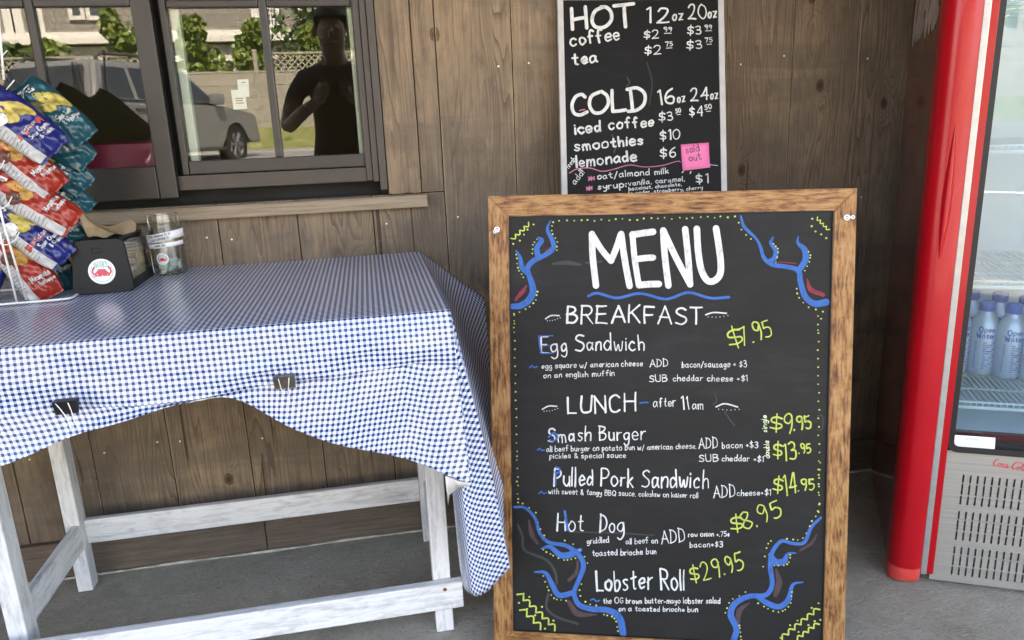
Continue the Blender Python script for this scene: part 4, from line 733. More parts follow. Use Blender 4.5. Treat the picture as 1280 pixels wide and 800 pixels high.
tube(bm, [rp(-2, 20, -.3), rp(5, 100, -.3)], .0022, 8); tube(bm, [rp(8, 112, -.3), rp(18, 100, -.3)], .0012, 6); tube(bm, [rp(1, 72, -.3), rp(9, 63, -.3)], .0010, 6)
link('hook', bm, MT['wire'], rk, True)
# ---- crisp bags
def foil(name, col): return simple(name, col, .30, 0, .22, 26, .0, **{'Coat Weight': .25, 'Coat Roughness': .12, 'Specular IOR Level': .4})
BC = {'blue': foil('blue_foil', (.009, .015, .125)), 'red': foil('red_foil', (.28, .022, .011)), 'teal': foil('teal_foil', (.005, .066, .086)), 'silver': simple('silver_foil', (.42, .43, .44), .28, .85, .15, 20)}
CHIP = simple('printed_crisp', (.46, .36, .08), .45, 0, .4, 55); CHIP2 = simple('printed_brown_crisp', (.40, .21, .04), .45, 0, .4, 55); DISC = {'blue': MT['lining'], 'red': simple('printed_brown_bowl', (.10, .035, .025), .5, 0, .3, 50), 'teal': simple('printed_green_bottle', (.12, .11, .04), .5, 0, .3, 40)}
BAND = simple('printed_red_band', (.36, .05, .03), .4, 0, .1, 30)
BGL = simple('printed_white_foil', (.42, .42, .41), .45, 0, .1, 30)
def crisp_bag(px, py, Y, ang, kind, label, L=.168, W=.100, tilt=.28, yawn=.30, th=.030, seed=0, txt=None):
    c = Vector(on_y(px, py, Y)); a = R(ang); d = Vector((math.cos(a), -.10, -math.sin(a))).normalized(); n = Vector((yawn, -1, tilt)); n = (n-d*n.dot(d)).normalized(); Yx = -d; X = Yx.cross(n)
    M = Matrix(((X.x, Yx.x, n.x, c.x), (X.y, Yx.y, n.y, c.y), (X.z, Yx.z, n.z, c.z), (0, 0, 0, 1)))
    t = thing('crisp_bag', label, 'crisp bag', mat=M, group='crisp bags on the wire rack')
    r = random.Random(seed+11); ph = [r.uniform(0, 6.28) for _ in range(8)]
    def half(v): return W/2*(.93+.05*math.cos(math.pi*v/L)-.13*abs(2*v/L)**6+.02*math.sin(9*v/L+ph[0]))
    def surf(u, v, sg=1):
        a_ = min(1, abs(u/half(v))); b_ = min(1, abs(2*v/L)); h = th*(1-a_**2.3)**.75*(1-b_**3.2)**.8
        cr = 1.35*(.0022*math.sin(46*u/W*.3+31*v/L+ph[1])+.0016*math.sin(37*u/W-19*v/L+ph[2])+.0030*math.sin(9*abs(u/W)*3+8*v/L+ph[3])*b_**2)*(1-b_**8)*(1-a_**6)
        fold = .0035*math.sin(5*math.pi*u/W+ph[4])*b_**3*(1-a_**4)
        return sg*h*(.62 if sg > 0 else .38)+cr+fold
    bm = NB(); nu, nv = 20, 34
    def sheet(sg):
        rows = [[bm.verts.new((half(v)*s, v, surf(half(v)*s, v, sg))) for s in np.linspace(-1, 1, nu)] for v in np.linspace(-L/2, L/2, nv)]
        for i in range(nv-1):
            for j in range(nu-1):
                q = (rows[i][j], rows[i][j+1], rows[i+1][j+1], rows[i+1][j]); f = bm.faces.new(q if sg > 0 else q[::-1]); f.material_index = 1 if (sg < 0 or j < 5) and kind != 'teal' else 0
        return rows
    A = sheet(1); B = sheet(-1)
    for i in (0, nv-1):             # crimped seal
        sgn = -1 if i == 0 else 1; row = [bm.verts.new((v.co.x, v.co.y+sgn*.006, v.co.z+.0018*math.sin(j*1.9))) for j, v in enumerate(A[i])]
        for j in range(nu-1): q = (A[i][j], A[i][j+1], row[j+1], row[j]); f = bm.faces.new(q if i else q[::-1]); f.material_index = 2
    bmesh.ops.remove_doubles(bm, verts=bm.verts[:], dist=.0002)
    link('bag_body', bm, [BC[kind], BGL if kind != 'silver' else BC['silver'], BC[kind]], t, True)
    if kind == 'silver': return t
    def patch(bm, outline, lift, mi=0):
        ou = [np.array(p) for p in outline]; cc = sum(ou)/len(ou); n_ = len(ou); prev = None; rad = [0, .35, .7, 1]
        ctr = bm.verts.new((cc[0], cc[1], surf(cc[0], cc[1])+lift)); rings = []
        for k in rad[1:]: rings.append([bm.verts.new((*(cc+(p-cc)*k), surf(*(cc+(p-cc)*k))+lift)) for p in ou])
        for j in range(n_): f = bm.faces.new((ctr, rings[0][j], rings[0][(j+1) % n_])); f.material_index = mi
        for a_, b_ in zip(rings[:-1], rings[1:]):
            for j in range(n_): f = bm.faces.new((a_[j], b_[j], b_[(j+1) % n_], a_[(j+1) % n_])); f.material_index = mi
    def ell(cx, cy, rx, ry, rot=0, n=18, sharp=0): return [(cx+math.cos(rot)*rx*math.cos(q)*(1-sharp*abs(math.sin(q)))-math.sin(rot)*ry*math.sin(q), cy+math.sin(rot)*rx*math.cos(q)*(1-sharp*abs(math.sin(q)))+math.cos(rot)*ry*math.sin(q)) for q in np.linspace(0, 2*math.pi, n, endpoint=False)]
    bm = NB(); patch(bm, ell(.012, .020, .031, .013, R(-62), 20, .25), .0010, 0); patch(bm, ell(.026, .008, .026, .010, R(-74), 20, .2), .0016, 1); patch(bm, ell(-.002, .006, .014, .009, R(-40)), .0022, 0)
    link('crisp_picture', normals(bm), [CHIP2, CHIP] if kind == 'red' else [CHIP, CHIP2 if seed % 2 else CHIP], t, True)
    bm = NB(); patch(bm, ell(-.017, .020, .0135, .0135, 0, 22), .0026); link('bowl_picture', normals(bm), DISC[kind], t, True)
    fr = lambda u, v, l: (u, -v, surf(u, -v)+l*2+.0016)
    bm = NB(); patch(bm, [(-.022, .052), (.010, .052), (.010, .068), (-.022, .068)], .0012, 0); patch(bm, [(-.018, .0555), (.006, .0555), (.006, .0645), (-.018, .0645)], .0018, 1); link('maker_label', normals(bm), [MT['lining'], MT['black']], t, True)
    I = Ink(fr); I.text('CAPE COD', (-.0165, -.058), (.0045, -.058), .0045, .0009)
    if kind == 'red': I.text('Mesquite', (-.008, .043), (.030, .042), .0105, .0019, 1); I.text('Barbeque', (.002, .055), (.033, .054), .0085, .0014, 2)
    elif kind == 'teal': I.text('Sea Salt', (-.010, .026), (.026, .026), .0105, .0019, 3); I.text('& Vinegar', (-.006, .039), (.033, .039), .0100, .0017, 4)
    else: I.text('Sour Cream', (-.010, .046), (.034, .045), .0088, .0016, 5); I.text('& Onion', (.004, .057), (.032, .056), .0080, .0014, 6)
    I.done('bag_lettering', MT['chalk'], t)
    if kind == 'blue':
        bm = NB(); patch(bm, [(-.030, -.020), (.034, -.020), (.034, -.034), (-.030, -.034)], .0008); link('printed_band', normals(bm), BAND, t, True)
        I = Ink(fr); I.text('KETTLE CUT', (-.012, .0295), (.022, .0295), .0060, .0011, 7); I.done('band_lettering', MT['chalk'], t)
    if kind != 'teal':
        I = Ink(lambda u, v, l: (u, -v, surf(u, -v)+l*2+.0010))
        for k in range(16): vv = -.055+k*.0072; x0 = -half(-vv)*.93; I.stroke([(x0, vv), (x0+.006, vv), (x0+.010+.0025*(k % 3), vv)], .0008)
        I.done('fine_print', MT['ink'], t)
    return t
def end_bag(ex, ey, Y, ang, kind, label, L, W, tilt, seed, yw=.3, k=640):
    crisp_bag(ex-L/2*k*math.cos(R(ang)), ey-L/2*k*math.sin(R(ang)), Y, ang, kind, label, L, W, tilt, yw, .030, seed)
for a in ((99, 174, -.225, 46, 'teal', 'teal crisp bag at the top right of the rack beside the window mullion', .150, .080), (104, 203, -.215, 38, 'teal', 'teal crisp bag second from the top on the right side of the rack', .150, .074), (101, 235, -.215, 42, 'teal', 'teal crisp bag third from the top on the right side of the rack', .145, .074),
          (103, 266, -.21, 42, 'teal', 'teal crisp bag half hidden behind the large red bag', .145, .070), (96, 312, -.205, 48, 'teal', 'teal crisp bag just left above the napkin box', .145, .072), (84, 362, -.205, 56, 'teal', 'dark teal crisp bag lowest on the rack beside the napkin box', .145, .07)):
    end_bag(*a[:6], a[6], a[7], .28, int(a[1]), .3, 610)
for a in ((60, 189, -.300, 43, 'blue', 'blue crisp bag at the top of the rack with a white disc print', .160, .092, .24), (62, 238, -.292, 46, 'red', 'red crisp bag directly under the top blue bag', .160, .078, .35), (84, 282, -.302, 36, 'red', 'large red crisp bag in the middle of the rack', .172, .080, .35), (73, 327, -.298, 44, 'blue', 'blue crisp bag between two red bags low on the rack', .165, .078, .3), (53, 374, -.296, 62, 'red', 'lowest red crisp bag with its pointed end at the rack base', .155, .078, .3),
          (-44, 366, -.30, 118, 'blue', 'blue crisp bag low at the left edge of the rack', .15, .100, .1), (-26, 330, -.29, 98, 'silver', 'silver backed crisp bag turned away at the left edge', .15, .10, .1), (18, 150, -.255, 40, 'teal', 'teal crisp bag at the top left edge of the rack', .13, .075, .2), (6, 262, -.262, 52, 'blue', 'blue crisp bag in shade behind the red bags at the left edge', .15, .08, .2)):
    end_bag(*a[:6], a[6], a[7], a[8], int(a[1])+3)
# ---- napkin box
def sticker(parent, M, rad, fr=None):
    """round crab sticker; drawn in local (u right, v down)"""
    fr = fr or (lambda u, v, l: tuple(M @ Vector((u, -v, l))))
    n = 40; bm = NB(); k = [bm.verts.new(fr(rad*math.cos(q), rad*math.sin(q), .0004)) for q in np.linspace(0, 2*math.pi, n, endpoint=False)]; k2 = [bm.verts.new(fr(rad*.6*math.cos(q), rad*.6*math.sin(q), .0004)) for q in np.linspace(0, 2*math.pi, n, endpoint=False)]; c0 = bm.verts.new(fr(0, 0, .0004))
    for i in range(n): bm.faces.new((k[i], k[(i+1) % n], k2[(i+1) % n], k2[i])); bm.faces.new((k2[i], k2[(i+1) % n], c0))
    s = link('sticker', bm, STK, parent)
    f2 = lambda u, v, l: fr(u*rad, v*rad, l+.0003)
    I = Ink(f2); I.line([(.80*math.cos(q), .80*math.sin(q)) for q in np.linspace(0, 6.2832, 30)], .05, 2); I.text('HATHES', (-.46, -.34), (.44, -.34), .40, .07, 3); I.line([(-.5, -.15), (-.05, -.20), (.45, -.15)], .05); I.done('sticker_print', bpy.data.materials['sticker_green'], s)
    I = Ink(f2); I.line([(-.44, .12), (-.2, .0), (0, -.03), (.2, .0), (.42, .12)], [.12, .3, .36, .3, .12]); I.line([(-.2, .16), (0, .18), (.2, .16)], .26)
    for sg in (-1, 1):
        I.line([(sg*.42, .13), (sg*.6, .16), (sg*.68, 0), (sg*.62, -.18)], [.08, .12, .14, .10]); I.line([(sg*.62, -.18), (sg*.52, -.36), (sg*.5, -.28)], [.15, .12, .03]); I.line([(sg*.66, -.12), (sg*.66, -.26)], .08)
    I.text('CRAB SHOP', (-.64, .40), (.62, .34), .17, .06, 4); I.done('crab_print', bpy.data.materials['sticker_red'], s)
    I = Ink(f2); I.line([(-.4, .56), (0, .53), (.45, .48)], .05); I.done('small_print', bpy.data.materials['sticker_blue'], s)
STK = simple('sticker_white', (.74, .78, .78), .4, 0, .03, 30); simple('sticker_green', (.30, .46, .42), .5, 0, .1, 80); simple('sticker_red', (.60, .06, .09), .5, 0, .1, 80); simple('sticker_blue', (.50, .56, .66), .5, 0, .1, 80)
nb = thing('napkin_box', 'black napkin dispenser with a crab sticker and brown napkins on the cloth', 'napkin dispenser', (-.5655, -.292, CZ+.0012), R(1.0))
def rrect(pts, r, n=5):
    out = []
    for i, p in enumerate(pts):
        p = np.array(p); a = np.array(pts[i-1])-p; b = np.array(pts[(i+1) % len(pts)])-p; a /= np.hypot(*a); b /= np.hypot(*b)
        for k in range(n+1): t = k/n; out.append(tuple(p+a*r*(1-t)**2+b*r*t**2))
    return out
FP = rrect([(-.060, .002), (.060, .002), (.049, .113), (-.049, .113)], .016)
LE = lambda a, b, c: (a, c+b*.10, b)
bm = NB(); prism(bm, FP, -.004, .006, LE, 0, .0015); link('front_plate', normals(bm), simple('dark_grey_plastic', (.011, .0112, .012), .55, 0, .1, 90, .05, **{'Specular IOR Level': .25}), nb, True, 35)
bm = NB(); BP = [(-.054, .004), (.054, .004), (.044, .108), (-.044, .108)]
DEP = .19
box(bm, -.054, .054, .0070, DEP, .001, .006, .001); prism(bm, rrect(BP, .012), DEP-.006, DEP, lambda a, b, c: (a, c, b), 0, .001)
prism(bm, [(.030, .104), (.0435, .1085), (.042, .1125), (.030, .110)], .022, DEP-.0065, lambda a, b, c: (a, c, b)); prism(bm, [(-.0435, .1085), (-.030, .104), (-.030, .110), (-.042, .1125)], .022, DEP-.0065, lambda a, b, c: (a, c, b))
prism(bm, [(-.0545, .0065), (-.0515, .0065), (-.0420, .107), (-.0450, .107)], .022, DEP-.0065, lambda a, b, c: (a, c, b)); prism(bm, [(.0525, .0065), (.0545, .0065), (.0530, .022), (.0510, .022)], .022, DEP-.0065, lambda a, b, c: (a, c, b)); link('box_body', normals(bm), MT['black'], nb)
bm = NB(); prism(bm, [(.0515, .0225), (.0530, .0225), (.0450, .1035), (.0435, .1035)], .024, DEP-.008, lambda a, b, c: (a, c, b)); link('side_window', normals(bm), glass_mat('smoky_acrylic', (.86, .86, .84), .03, 0.0, .5), nb)
bm = NB(); box(bm, -.011, .007, -.0035, .0, .0, .0001); bmesh.ops.delete(bm, geom=bm.verts[:], context='VERTS'); o_ = [(-.009, .0865), (.009, .0865), (.009, .096), (-.009, .096)]
tube(bm, [LE(a-.004, b, -.0045) for a, b in o_], .0006, 6, True); link('latch', bm, MT['black'], nb)
m = Mat('kraft_napkin', rough=.85); v = m.obj(); m.color(m.ramp(m.noise(v, 60, 4), [(.3, (.30, .22, .135)), (.7, (.42, .325, .21))])); m.bump(m.noise(v, 300, 3), .2, .001); KR = m.m
bm = NB(); rows = []
for i in range(13):                                                   # the sheet pulled up out of the slot
    s = i/12; x = -.036+.082*s; y = .07+.06*s; row = []
    for j in range(8):
        t = j/7; row.append(bm.verts.new((x+.014*math.sin(7*s+2.2*t)*t-.018*t*(1-s), y-.035*t+.010*math.sin(9*s)*t, .110+.058*t*(1-.5*s)*(1+.35*math.sin(6.5*s+.5))+.004*math.sin(14*s+3*t))))
    rows.append(row)
for a, b in zip(rows[:-1], rows[1:]):
    for j in range(7): bm.faces.new((a[j], a[j+1], b[j+1], b[j]))
o = link('napkin', bm, KR, nb, True); md = o.modifiers.new('t', 'SOLIDIFY'); md.thickness = .0008; o.modifiers.new('s', 'SUBSURF').levels = 1
bm = NB()
for k in range(12):
    h = .030+.005*(k % 3); box(bm, -.040+.0012*(k % 2), .0440-.0012*(k % 3), .03+k*.0125, .040+k*.0125, .0065, .072+.014*math.sin(k*1.7)+.0008*k, .001)
link('napkin_stack', bm, simple('folded_kraft_paper', (.45, .345, .23), .85, 0, .35, 30), nb)
MS = Matrix(((1, 0, 0, .002), (0, .10, -1, -.0010), (0, 1, .10, .049), (0, 0, 0, 1)))
sticker(nb, None, .0265, lambda u, v, l: (u+.001, -.0042-l+(.047-v)*.10, .047-v))
# ---- glass jar
JX, JY = -.479, -.094
jar = thing('tip_jar', 'clear glass tip jar with white paper bands and a crab sticker on the cloth', 'jar', (JX, JY, CZ+.0010))
prof = [(.0300, 0), (.0365, .003), (.0385, .010), (.0385, .082), (.0375, .094), (.0345, .103), (.0338, .108), (.0350, .110), (.0350, .1125), (.0336, .1135), (.0350, .117), (.0350, .1195), (.0336, .1205), (.0350, .125), (.0350, .129), (.0335, .1385), (.0345, .141), (.0335, .1435), (.0315, .1420), (.0312, .112), (.0335, .100), (.0358, .090), (.0362, .012), (.034, .006), (.0001, .0055)]
bm = NB(); lathe(bm, prof, 48, (0, 0, 0), 0, True); m = glass_mat('jar_glass', (.985, .995, .985), .03, 0.0, .75); link('jar_glass', bm, m, jar, True, 50)
def band(z0, z1, r, a0, a1, tilt):
    bm = NB(); rows = []
    for q in np.linspace(a0, a1, 30): rows.append([bm.verts.new((r*math.cos(q), r*math.sin(q), z+tilt*math.cos(q))) for z in (z0, z1)])
    for a, b in zip(rows[:-1], rows[1:]): bm.faces.new((a[0], b[0], b[1], a[1]))
    return bm
fj = lambda r, tilt=0: (lambda u, v, l: ((r+l)*math.sin(u/r-.22), -(r+l)*math.cos(u/r-.22), -v+tilt*math.sin(u/r-.22)))
o = link('paper_band', band(.083, .102, .0405, R(175), R(365), .006), MT['white'], jar, True); o.modifiers.new('t', 'SOLIDIFY').thickness = .0005
I = Ink(fj(.0408, .006)); I.text('YOUR KINDNESS IS', (-.026, -.094), (.030, -.0945), .0052, .0009); I.text('OUR HAPPINESS', (-.016, -.0862), (.026, -.0868), .0048, .0009); I.done('band_print', MT['ink'], o)
o = link('paper_band', band(.068, .078, .0392, R(185), R(352), .003), MT['white'], jar, True); o.modifiers.new('t', 'SOLIDIFY').thickness = .0005
I = Ink(fj(.0395, .003)); I.text('THANK YOU', (-.010, -.0712), (.014, -.0714), .0042, .0008); I.done('band_print', MT['ink'], o)
sticker(jar, None, .0140, lambda u, v, l: (lambda f: f(u+.004, v-.042, l))(fj(.0388)))
bm = NB()
for k in range(5):                                                    # folded notes inside
    a0 = k*.9; rows = []
    for i in range(7):
        s = i/6; row = []
        for j in range(4): t = j/3; q = a0+s*1.5; rr = .010+.016*(.5+.5*math.sin(k*2+s*5)); row.append(bm.verts.new((rr*math.cos(q)+.004*math.sin(9*t+k), rr*math.sin(q)+.004*math.cos(7*t+k), .008+.032*t*(.6+.06*k)+.006*math.sin(4*s+k))))
        rows.append(row)
    for a, b in zip(rows[:-1], rows[1:]):
        for j in range(3): bm.faces.new((a[j], a[j+1], b[j+1], b[j]))
o = link('bank_notes', bm, simple('grey_green_notes', (.42, .45, .37), .8, 0, .4, 90), jar, True); o.modifiers.new('t', 'SOLIDIFY').thickness = .0004

# ================================================================== DRINKS COOLER
CM = Matrix.Translation((1.27, -.591, 0)) @ Matrix.Rotation(R(-28), 4, 'Z'); CW = .52          # local x along the front, y into the cooler
clr = thing('drinks_cooler', 'tall red glass door drinks cooler standing on the concrete by the plank wall', 'cooler', mat=CM)
def car_paint(name, col, coat=1.0, rough=.3, var=.06):
    m = Mat(name, col, rough); v = m.obj(); m.color(m.ramp(m.noise(v, 6, 4), [(.3, tuple(c*(1-var) for c in col)), (.7, tuple(min(1, c*(1+var)) for c in col))])); m.b.inputs['Coat Weight'].default_value = coat; m.b.inputs['Coat Roughness'].default_value = .04; m.b.inputs['Specular IOR Level'].default_value = .25; m.bump(m.noise(v, 3.5, 2), .04, .01); return m.m
RED = car_paint('gloss_red_plastic', (.37, .003, .009), .16); DKR = car_paint('shade_darkened_red_panel', (.15, .011, .010), .7, .18); RED2 = simple('scuffed_red_plastic', (.62, .055, .045), .5, 0, .15, 30)  # DKR: cabinet red darkened, shade beside the wall is in its colour
H = 1.92
bm = NB(); OUT = [(-.088, .040), (CW+.088, .040), (CW+.062, .560), (-.050, .560)]; INN = [(.012, .040), (CW-.012, .040), (CW-.012, .480), (.012, .480)]
def vq(a, b, z0, z1): f = bm.faces.new([bm.verts.new(p) for p in ((*a, z0), (*b, z0), (*b, z1), (*a, z1))]); return f
for i in range(1, 4): vq(OUT[i], OUT[(i+1) % 4], .02, H)
f = bm.faces.new([bm.verts.new((*p, H)) for p in OUT]); f = bm.faces.new([bm.verts.new((*p, .02)) for p in OUT[::-1]])
box(bm, -.088, .0118, .0402, .055, .02, H-.001); box(bm, CW-.0118, CW+.088, .0402, .055, .02, H-.001); box(bm, .0121, CW-.0121, .0402, .055, 1.80, H-.001); box(bm, .0121, CW-.0121, .0402, .055, .3, .385)
normals(bm); link('cabinet', bm, DKR, clr)
bm = NB()
box(bm, .012, CW-.012, .465, .480, .372, 1.79); box(bm, -.0002, .0119, .056, .48, .372, 1.79); box(bm, CW-.0119, CW+.0002, .056, .48, .372, 1.79); box(bm, .0125, CW-.0125, .056, .464, .372, .384); box(bm, .0125, CW-.0125, .056, .464, 1.775, 1.79)
link('liner', bm, simple('white_liner', (.62, .68, .70), .4, 0, .04, 6), clr)
def column(mirror, name):
    s = -1 if mirror else 1; X = lambda u: (CW-u if mirror else u)
    arc = [(-.088, .062), (-.0925, .040), (-.094, .022)] + [(-.0605+.0335*math.cos(q), .006+.034*math.sin(q)) for q in np.linspace(R(172), R(275), 12)] + [(-.044, -.0275), (-.034, -.023), (-.0255, -.0175)]
    bm = NB(); prism(bm, [(X(a), b) for a, b in arc+[(-.0255, .035), (-.06, .062)]], .046, H-.01, None, 0); normals(bm); o = link(name, bm, RED, clr, True, 25)
    bm = NB(); L = [bm.verts.new((X(a*.992), b*.98+.0004, .0455)) for a, b in arc]; L2 = [bm.verts.new((X(a*.985-.0006), b*.93+.0008, .022)) for a, b in arc]; L3 = [bm.verts.new((X(a*.93-.004), b*.72+.003, .006)) for a, b in arc]
    for A, B in ((L2, L), (L3, L2)):
        for i in range(len(arc)-1): bm.faces.new((A[i], A[i+1], B[i+1], B[i]))
    bm.faces.new([bm.verts.new(v.co) for v in L3][::-1]); normals(bm); link('foot_cap', bm, RED2, clr, True, 40)
    bm = NB(); x0, x1 = sorted((X(-.0248), X(-.0112))); box(bm, x0, x1, -.0165, .03, .030, H-.012, .002); link('trim_strip', bm, simple('silver_trim', (.36, .36, .36), .38, .6, .08, 40) if not mirror else bpy.data.materials['silver_trim'], clr)
    bm = NB(); x0, x1 = sorted((X(-.0108), X(.0042))); box(bm, x0, x1, -.0110, .03, .030, H-.012, .0015); link('door_edge', bm, RED, clr)
column(False, 'corner_column'); column(True, 'corner_column')
bm = NB(); n = 26                                                     # door grip: a long leaf-shaped bulge
rows = []
for i in range(n+1):
    t = i/n; z = .800+.300*t; hw = .0135*math.sin(math.pi*min(1, t*1.02))**.8*(1-.35*t)+.0006; cx = -.0600+.004*t; row = []
    for j in range(9): s = -1+j/4; row.append(bm.verts.new((cx+s*hw, -.0262-.0085*(1-s*s)*math.sin(math.pi*t)**.7-.0005+.006*max(0, -s)*hw/.0135, z)))
    rows.append(row)
for a, b in zip(rows[:-1], rows[1:]):
    for j in range(8): bm.faces.new((a[j], a[j+1], b[j+1], b[j]))
o = link('door_grip', normals(bm), RED, clr, True); o.modifiers.new('t', 'SOLIDIFY').thickness = .002
def rr_frame(x0, x1, z0, z1, r, k): return rrect([(x0, z0), (x1, z0), (x1, z1), (x0, z1)], r, k)
bm = NB(); A = rr_frame(.0046, CW-.0046, .3525, 1.80, .022, 6); B = rr_frame(.0165, CW-.0165, .3665, 1.786, .014, 6)
for d0, d1 in ((-.0085, .004),):
    VA = [bm.verts.new((x, d0, z)) for x, z in A]; VB = [bm.verts.new((x, d0+.0015, z)) for x, z in B]; VC = [bm.verts.new((x, d1, z)) for x, z in B]; VD = [bm.verts.new((x, d1+.03, z)) for x, z in A]; n = len(A)
    for i in range(n):
        j = (i+1) % n; bm.faces.new((VA[i], VA[j], VB[j], VB[i])); bm.faces.new((VB[i], VB[j], VC[j], VC[i])); bm.faces.new((VD[i], VD[j], VA[j], VA[i]))
link('door_gasket', normals(bm), MT['black'], clr, True, 40)
bm = NB(); box(bm, .012, CW-.012, -.0045, .0005, .362, 1.79); link('door_glass', bm, glass_mat('cooler_glass', (.80, .87, .90), .028, 0.0, .5), clr)
bm = NB(); box(bm, .0005, CW-.0005, .006, .020, .353, .3725, .001); link('door_rail', bm, MT['black'], clr)
def wire_shelf(z):
    bm = NB(); x0, x1, y0, y1 = .016, CW-.016, .062, .455
    for x in np.arange(x0+.006, x1, .0125): tube(bm, [(x, y0-.001, z-.006), (x, y0, z+.004), (x, y1, z+.004)], .0014, 5)
    for y, zz, r in ((y0, z-.012, .0042), (y0, z+.0015, .0026), (.16, z+.001, .0026), (.30, z+.001, .0026), (y1, z+.001, .0026)): tube(bm, [(x0, y, zz), (x1, y, zz)], r, 6)
    link('wire_shelf', bm, simple('white_shelf_wire', (.70, .76, .76), .4, 0, .05, 40) if 'white_shelf_wire' not in bpy.data.materials else bpy.data.materials['white_shelf_wire'], clr)
SH = (.452, .742, 1.04, 1.34)
for z in SH: wire_shelf(z)
bm = NB(); xs_ = [0.0002]; 
gx = []; x = .045
while x < CW-.04: gx.append((x, x+.0042)); x += .0148
gz = []
for g0 in (.028, .122, .216): gz += [(g0, g0+.022), (g0+.0255, g0+.0525), (g0+.056, g0+.0765)]
xb = sorted({.0002, CW-.0002, *[q for p in gx for q in p]}); zb = sorted({.008, .3515, *[q for p in gz for q in p]})
hx = {round(p[0], 5) for p in gx}; hz = {round(p[0], 5) for p in gz}; G = {}
gv = lambda x, z: G.setdefault((x, z), bm.verts.new((x, .004, z)))
for xa, xb_ in zip(xb[:-1], xb[1:]):
    for za, zb_ in zip(zb[:-1], zb[1:]):
        if round(xa, 5) in hx and round(za, 5) in hz: continue
        bm.faces.new((gv(xa, za), gv(xb_, za), gv(xb_, zb_), gv(xa, zb_)))
m = Mat('brushed_steel_sheet', (.36, .35, .325), .40, .55); v = m.obj(); m.color(m.ramp(m.noise(m.mapp(v, (3, 3, 160)), 1, 4), [(.3, (.33, .322, .30)), (.7, (.43, .42, .39))])); STL = m.m
o = link('grille_panel', normals(bm), STL, clr); md = o.modifiers.new('t', 'SOLIDIFY'); md.thickness = .0022; md.offset = 0
bm = NB(); box(bm, .002, CW-.002, .030, .0395, .010, .300); box(bm, .05, .46, .012, .022, .095, .099); box(bm, .05, .46, .012, .022, .26, .264); link('grille_back', bm, simple('dusty_condenser', (.13, .125, .115), .8, 0, .7, 70), clr)
frc = plane_frame(CM @ Matrix.Translation((0, .0028, 0)) @ Matrix.Rotation(R(90), 4, 'X'))
fc = lambda px, py, l: (lambda q: (q[0], .0028-l, q[1]))(frc(px, py, l))
SCR = simple('script_red', (.60, .03, .05), .4, 0, .05, 60)
I = Ink(fc)
def script(I, p, e, u):           # a flowing hand-script of the two words on the panel; p start, e step along, u up
    P = lambda x, y: tuple(np.array(p)+np.array(e)*x+np.array(u)*(y))
    S = [([(6.4, 7.6), (4.4, 9.4), (1.6, 6.4), (.2, 2.2), (1.4, 0), (4, 1.2), (6.4, 3.6)], [.5, .8, 1.5, 1.7, 1.2, .8, .5]), ([(8.6, 4.2), (6.6, 4), (6, 1.4), (7.4, .1), (9, 2), (8.6, 4.2), (10.2, 3.6)], 1.0), ([(13.4, 3.8), (11.6, 4.4), (10.6, 1.6), (11.6, .1), (13.8, 1.4)], 1.0), ([(17.2, 4), (15.2, 4.2), (14.2, 1.4), (15.2, .2), (16.8, 2.2), (17.4, 4.2), (17, .8), (18.6, 1)], 1.0), ([(19.2, 2.4), (21.4, 3)], .8),
         ([(29, 8), (27, 9.4), (24.2, 6.4), (22.8, 2.2), (24, 0), (26.6, 1.2), (29, 3.6)], [.5, .8, 1.5, 1.7, 1.2, .8, .5]), ([(25, 8.6), (30, 10.4), (36, 8.2), (42, 9.6)], [.5, .9, .7, .4]), ([(31.2, 4.2), (29.2, 4), (28.6, 1.4), (30, .1), (31.6, 2), (31.2, 4.2), (33, 3.4)], 1.0), ([(33.6, 3.2), (36.4, 8.2), (35.2, 8.6), (33.8, 2.4), (34.4, .2), (36.2, 1)], 1.0), ([(39.6, 4), (37.6, 4.2), (36.6, 1.4), (37.6, .2), (39.2, 2.2), (39.8, 4.2), (39.4, .8), (41, 1)], 1.0)]
    k = float(np.hypot(*u))
    for L, wd in S: I.line([P(*q) for q in L], [w_*k for w_ in wd] if isinstance(wd, list) else wd*k, 8)
script(I, (1241.5, 582), (1.03, .19), (.13, -.98)); I.done('front_script', SCR, clr)
I = Ink(lambda u, v, l: (-.088+.0731*(u-.04)-.0004-l, u, v))   # on the left side panel
def side_script(I): script(I, (.50, 1.30), (-.0098, 0), (-.006, .026))
side_script(I); I.done('side_script', simple('faded_white_script', (.42, .36, .33), .5, 0, .1, 30), clr)
bm = NB(); c4 = [frc(1186.3, 541.5, 0), frc(1243, 545.5, 0), frc(1242, 561, 0), frc(1185.2, 556.5, 0)]; bm.faces.new([bm.verts.new((q[0], -.0050, q[1])) for q in c4[::-1]]); o = link('door_label', normals(bm), MT['white'], clr); o.modifiers.new('t', 'SOLIDIFY').thickness = .0002
I = Ink(lambda px, py, l: (lambda q: (q[0], -.0053-l, q[1]))(frc(px, py, l)))
I.text('INSTRUCTIONS', (1206, 547.8), (1221, 548.8), 2.2, .5)
for k in range(3): I.stroke([(1190, 550+2*k), (1210, 551.4+2*k), (1238-6*k, 553.2+2*k)], .7)
I.done('label_print', bpy.data.materials['sticker_blue'], clr)
bm = NB(); box(bm, .030, CW-.030, .060, .074, 1.762, 1.774); lm = Mat('cooler_lamp', (1, 1, 1)); lm.b.inputs['Emission Color'].default_value = (.86, .95, 1, 1); lm.b.inputs['Emission Strength'].default_value = 4.0; link('lamp_tube', bm, lm.m, clr)
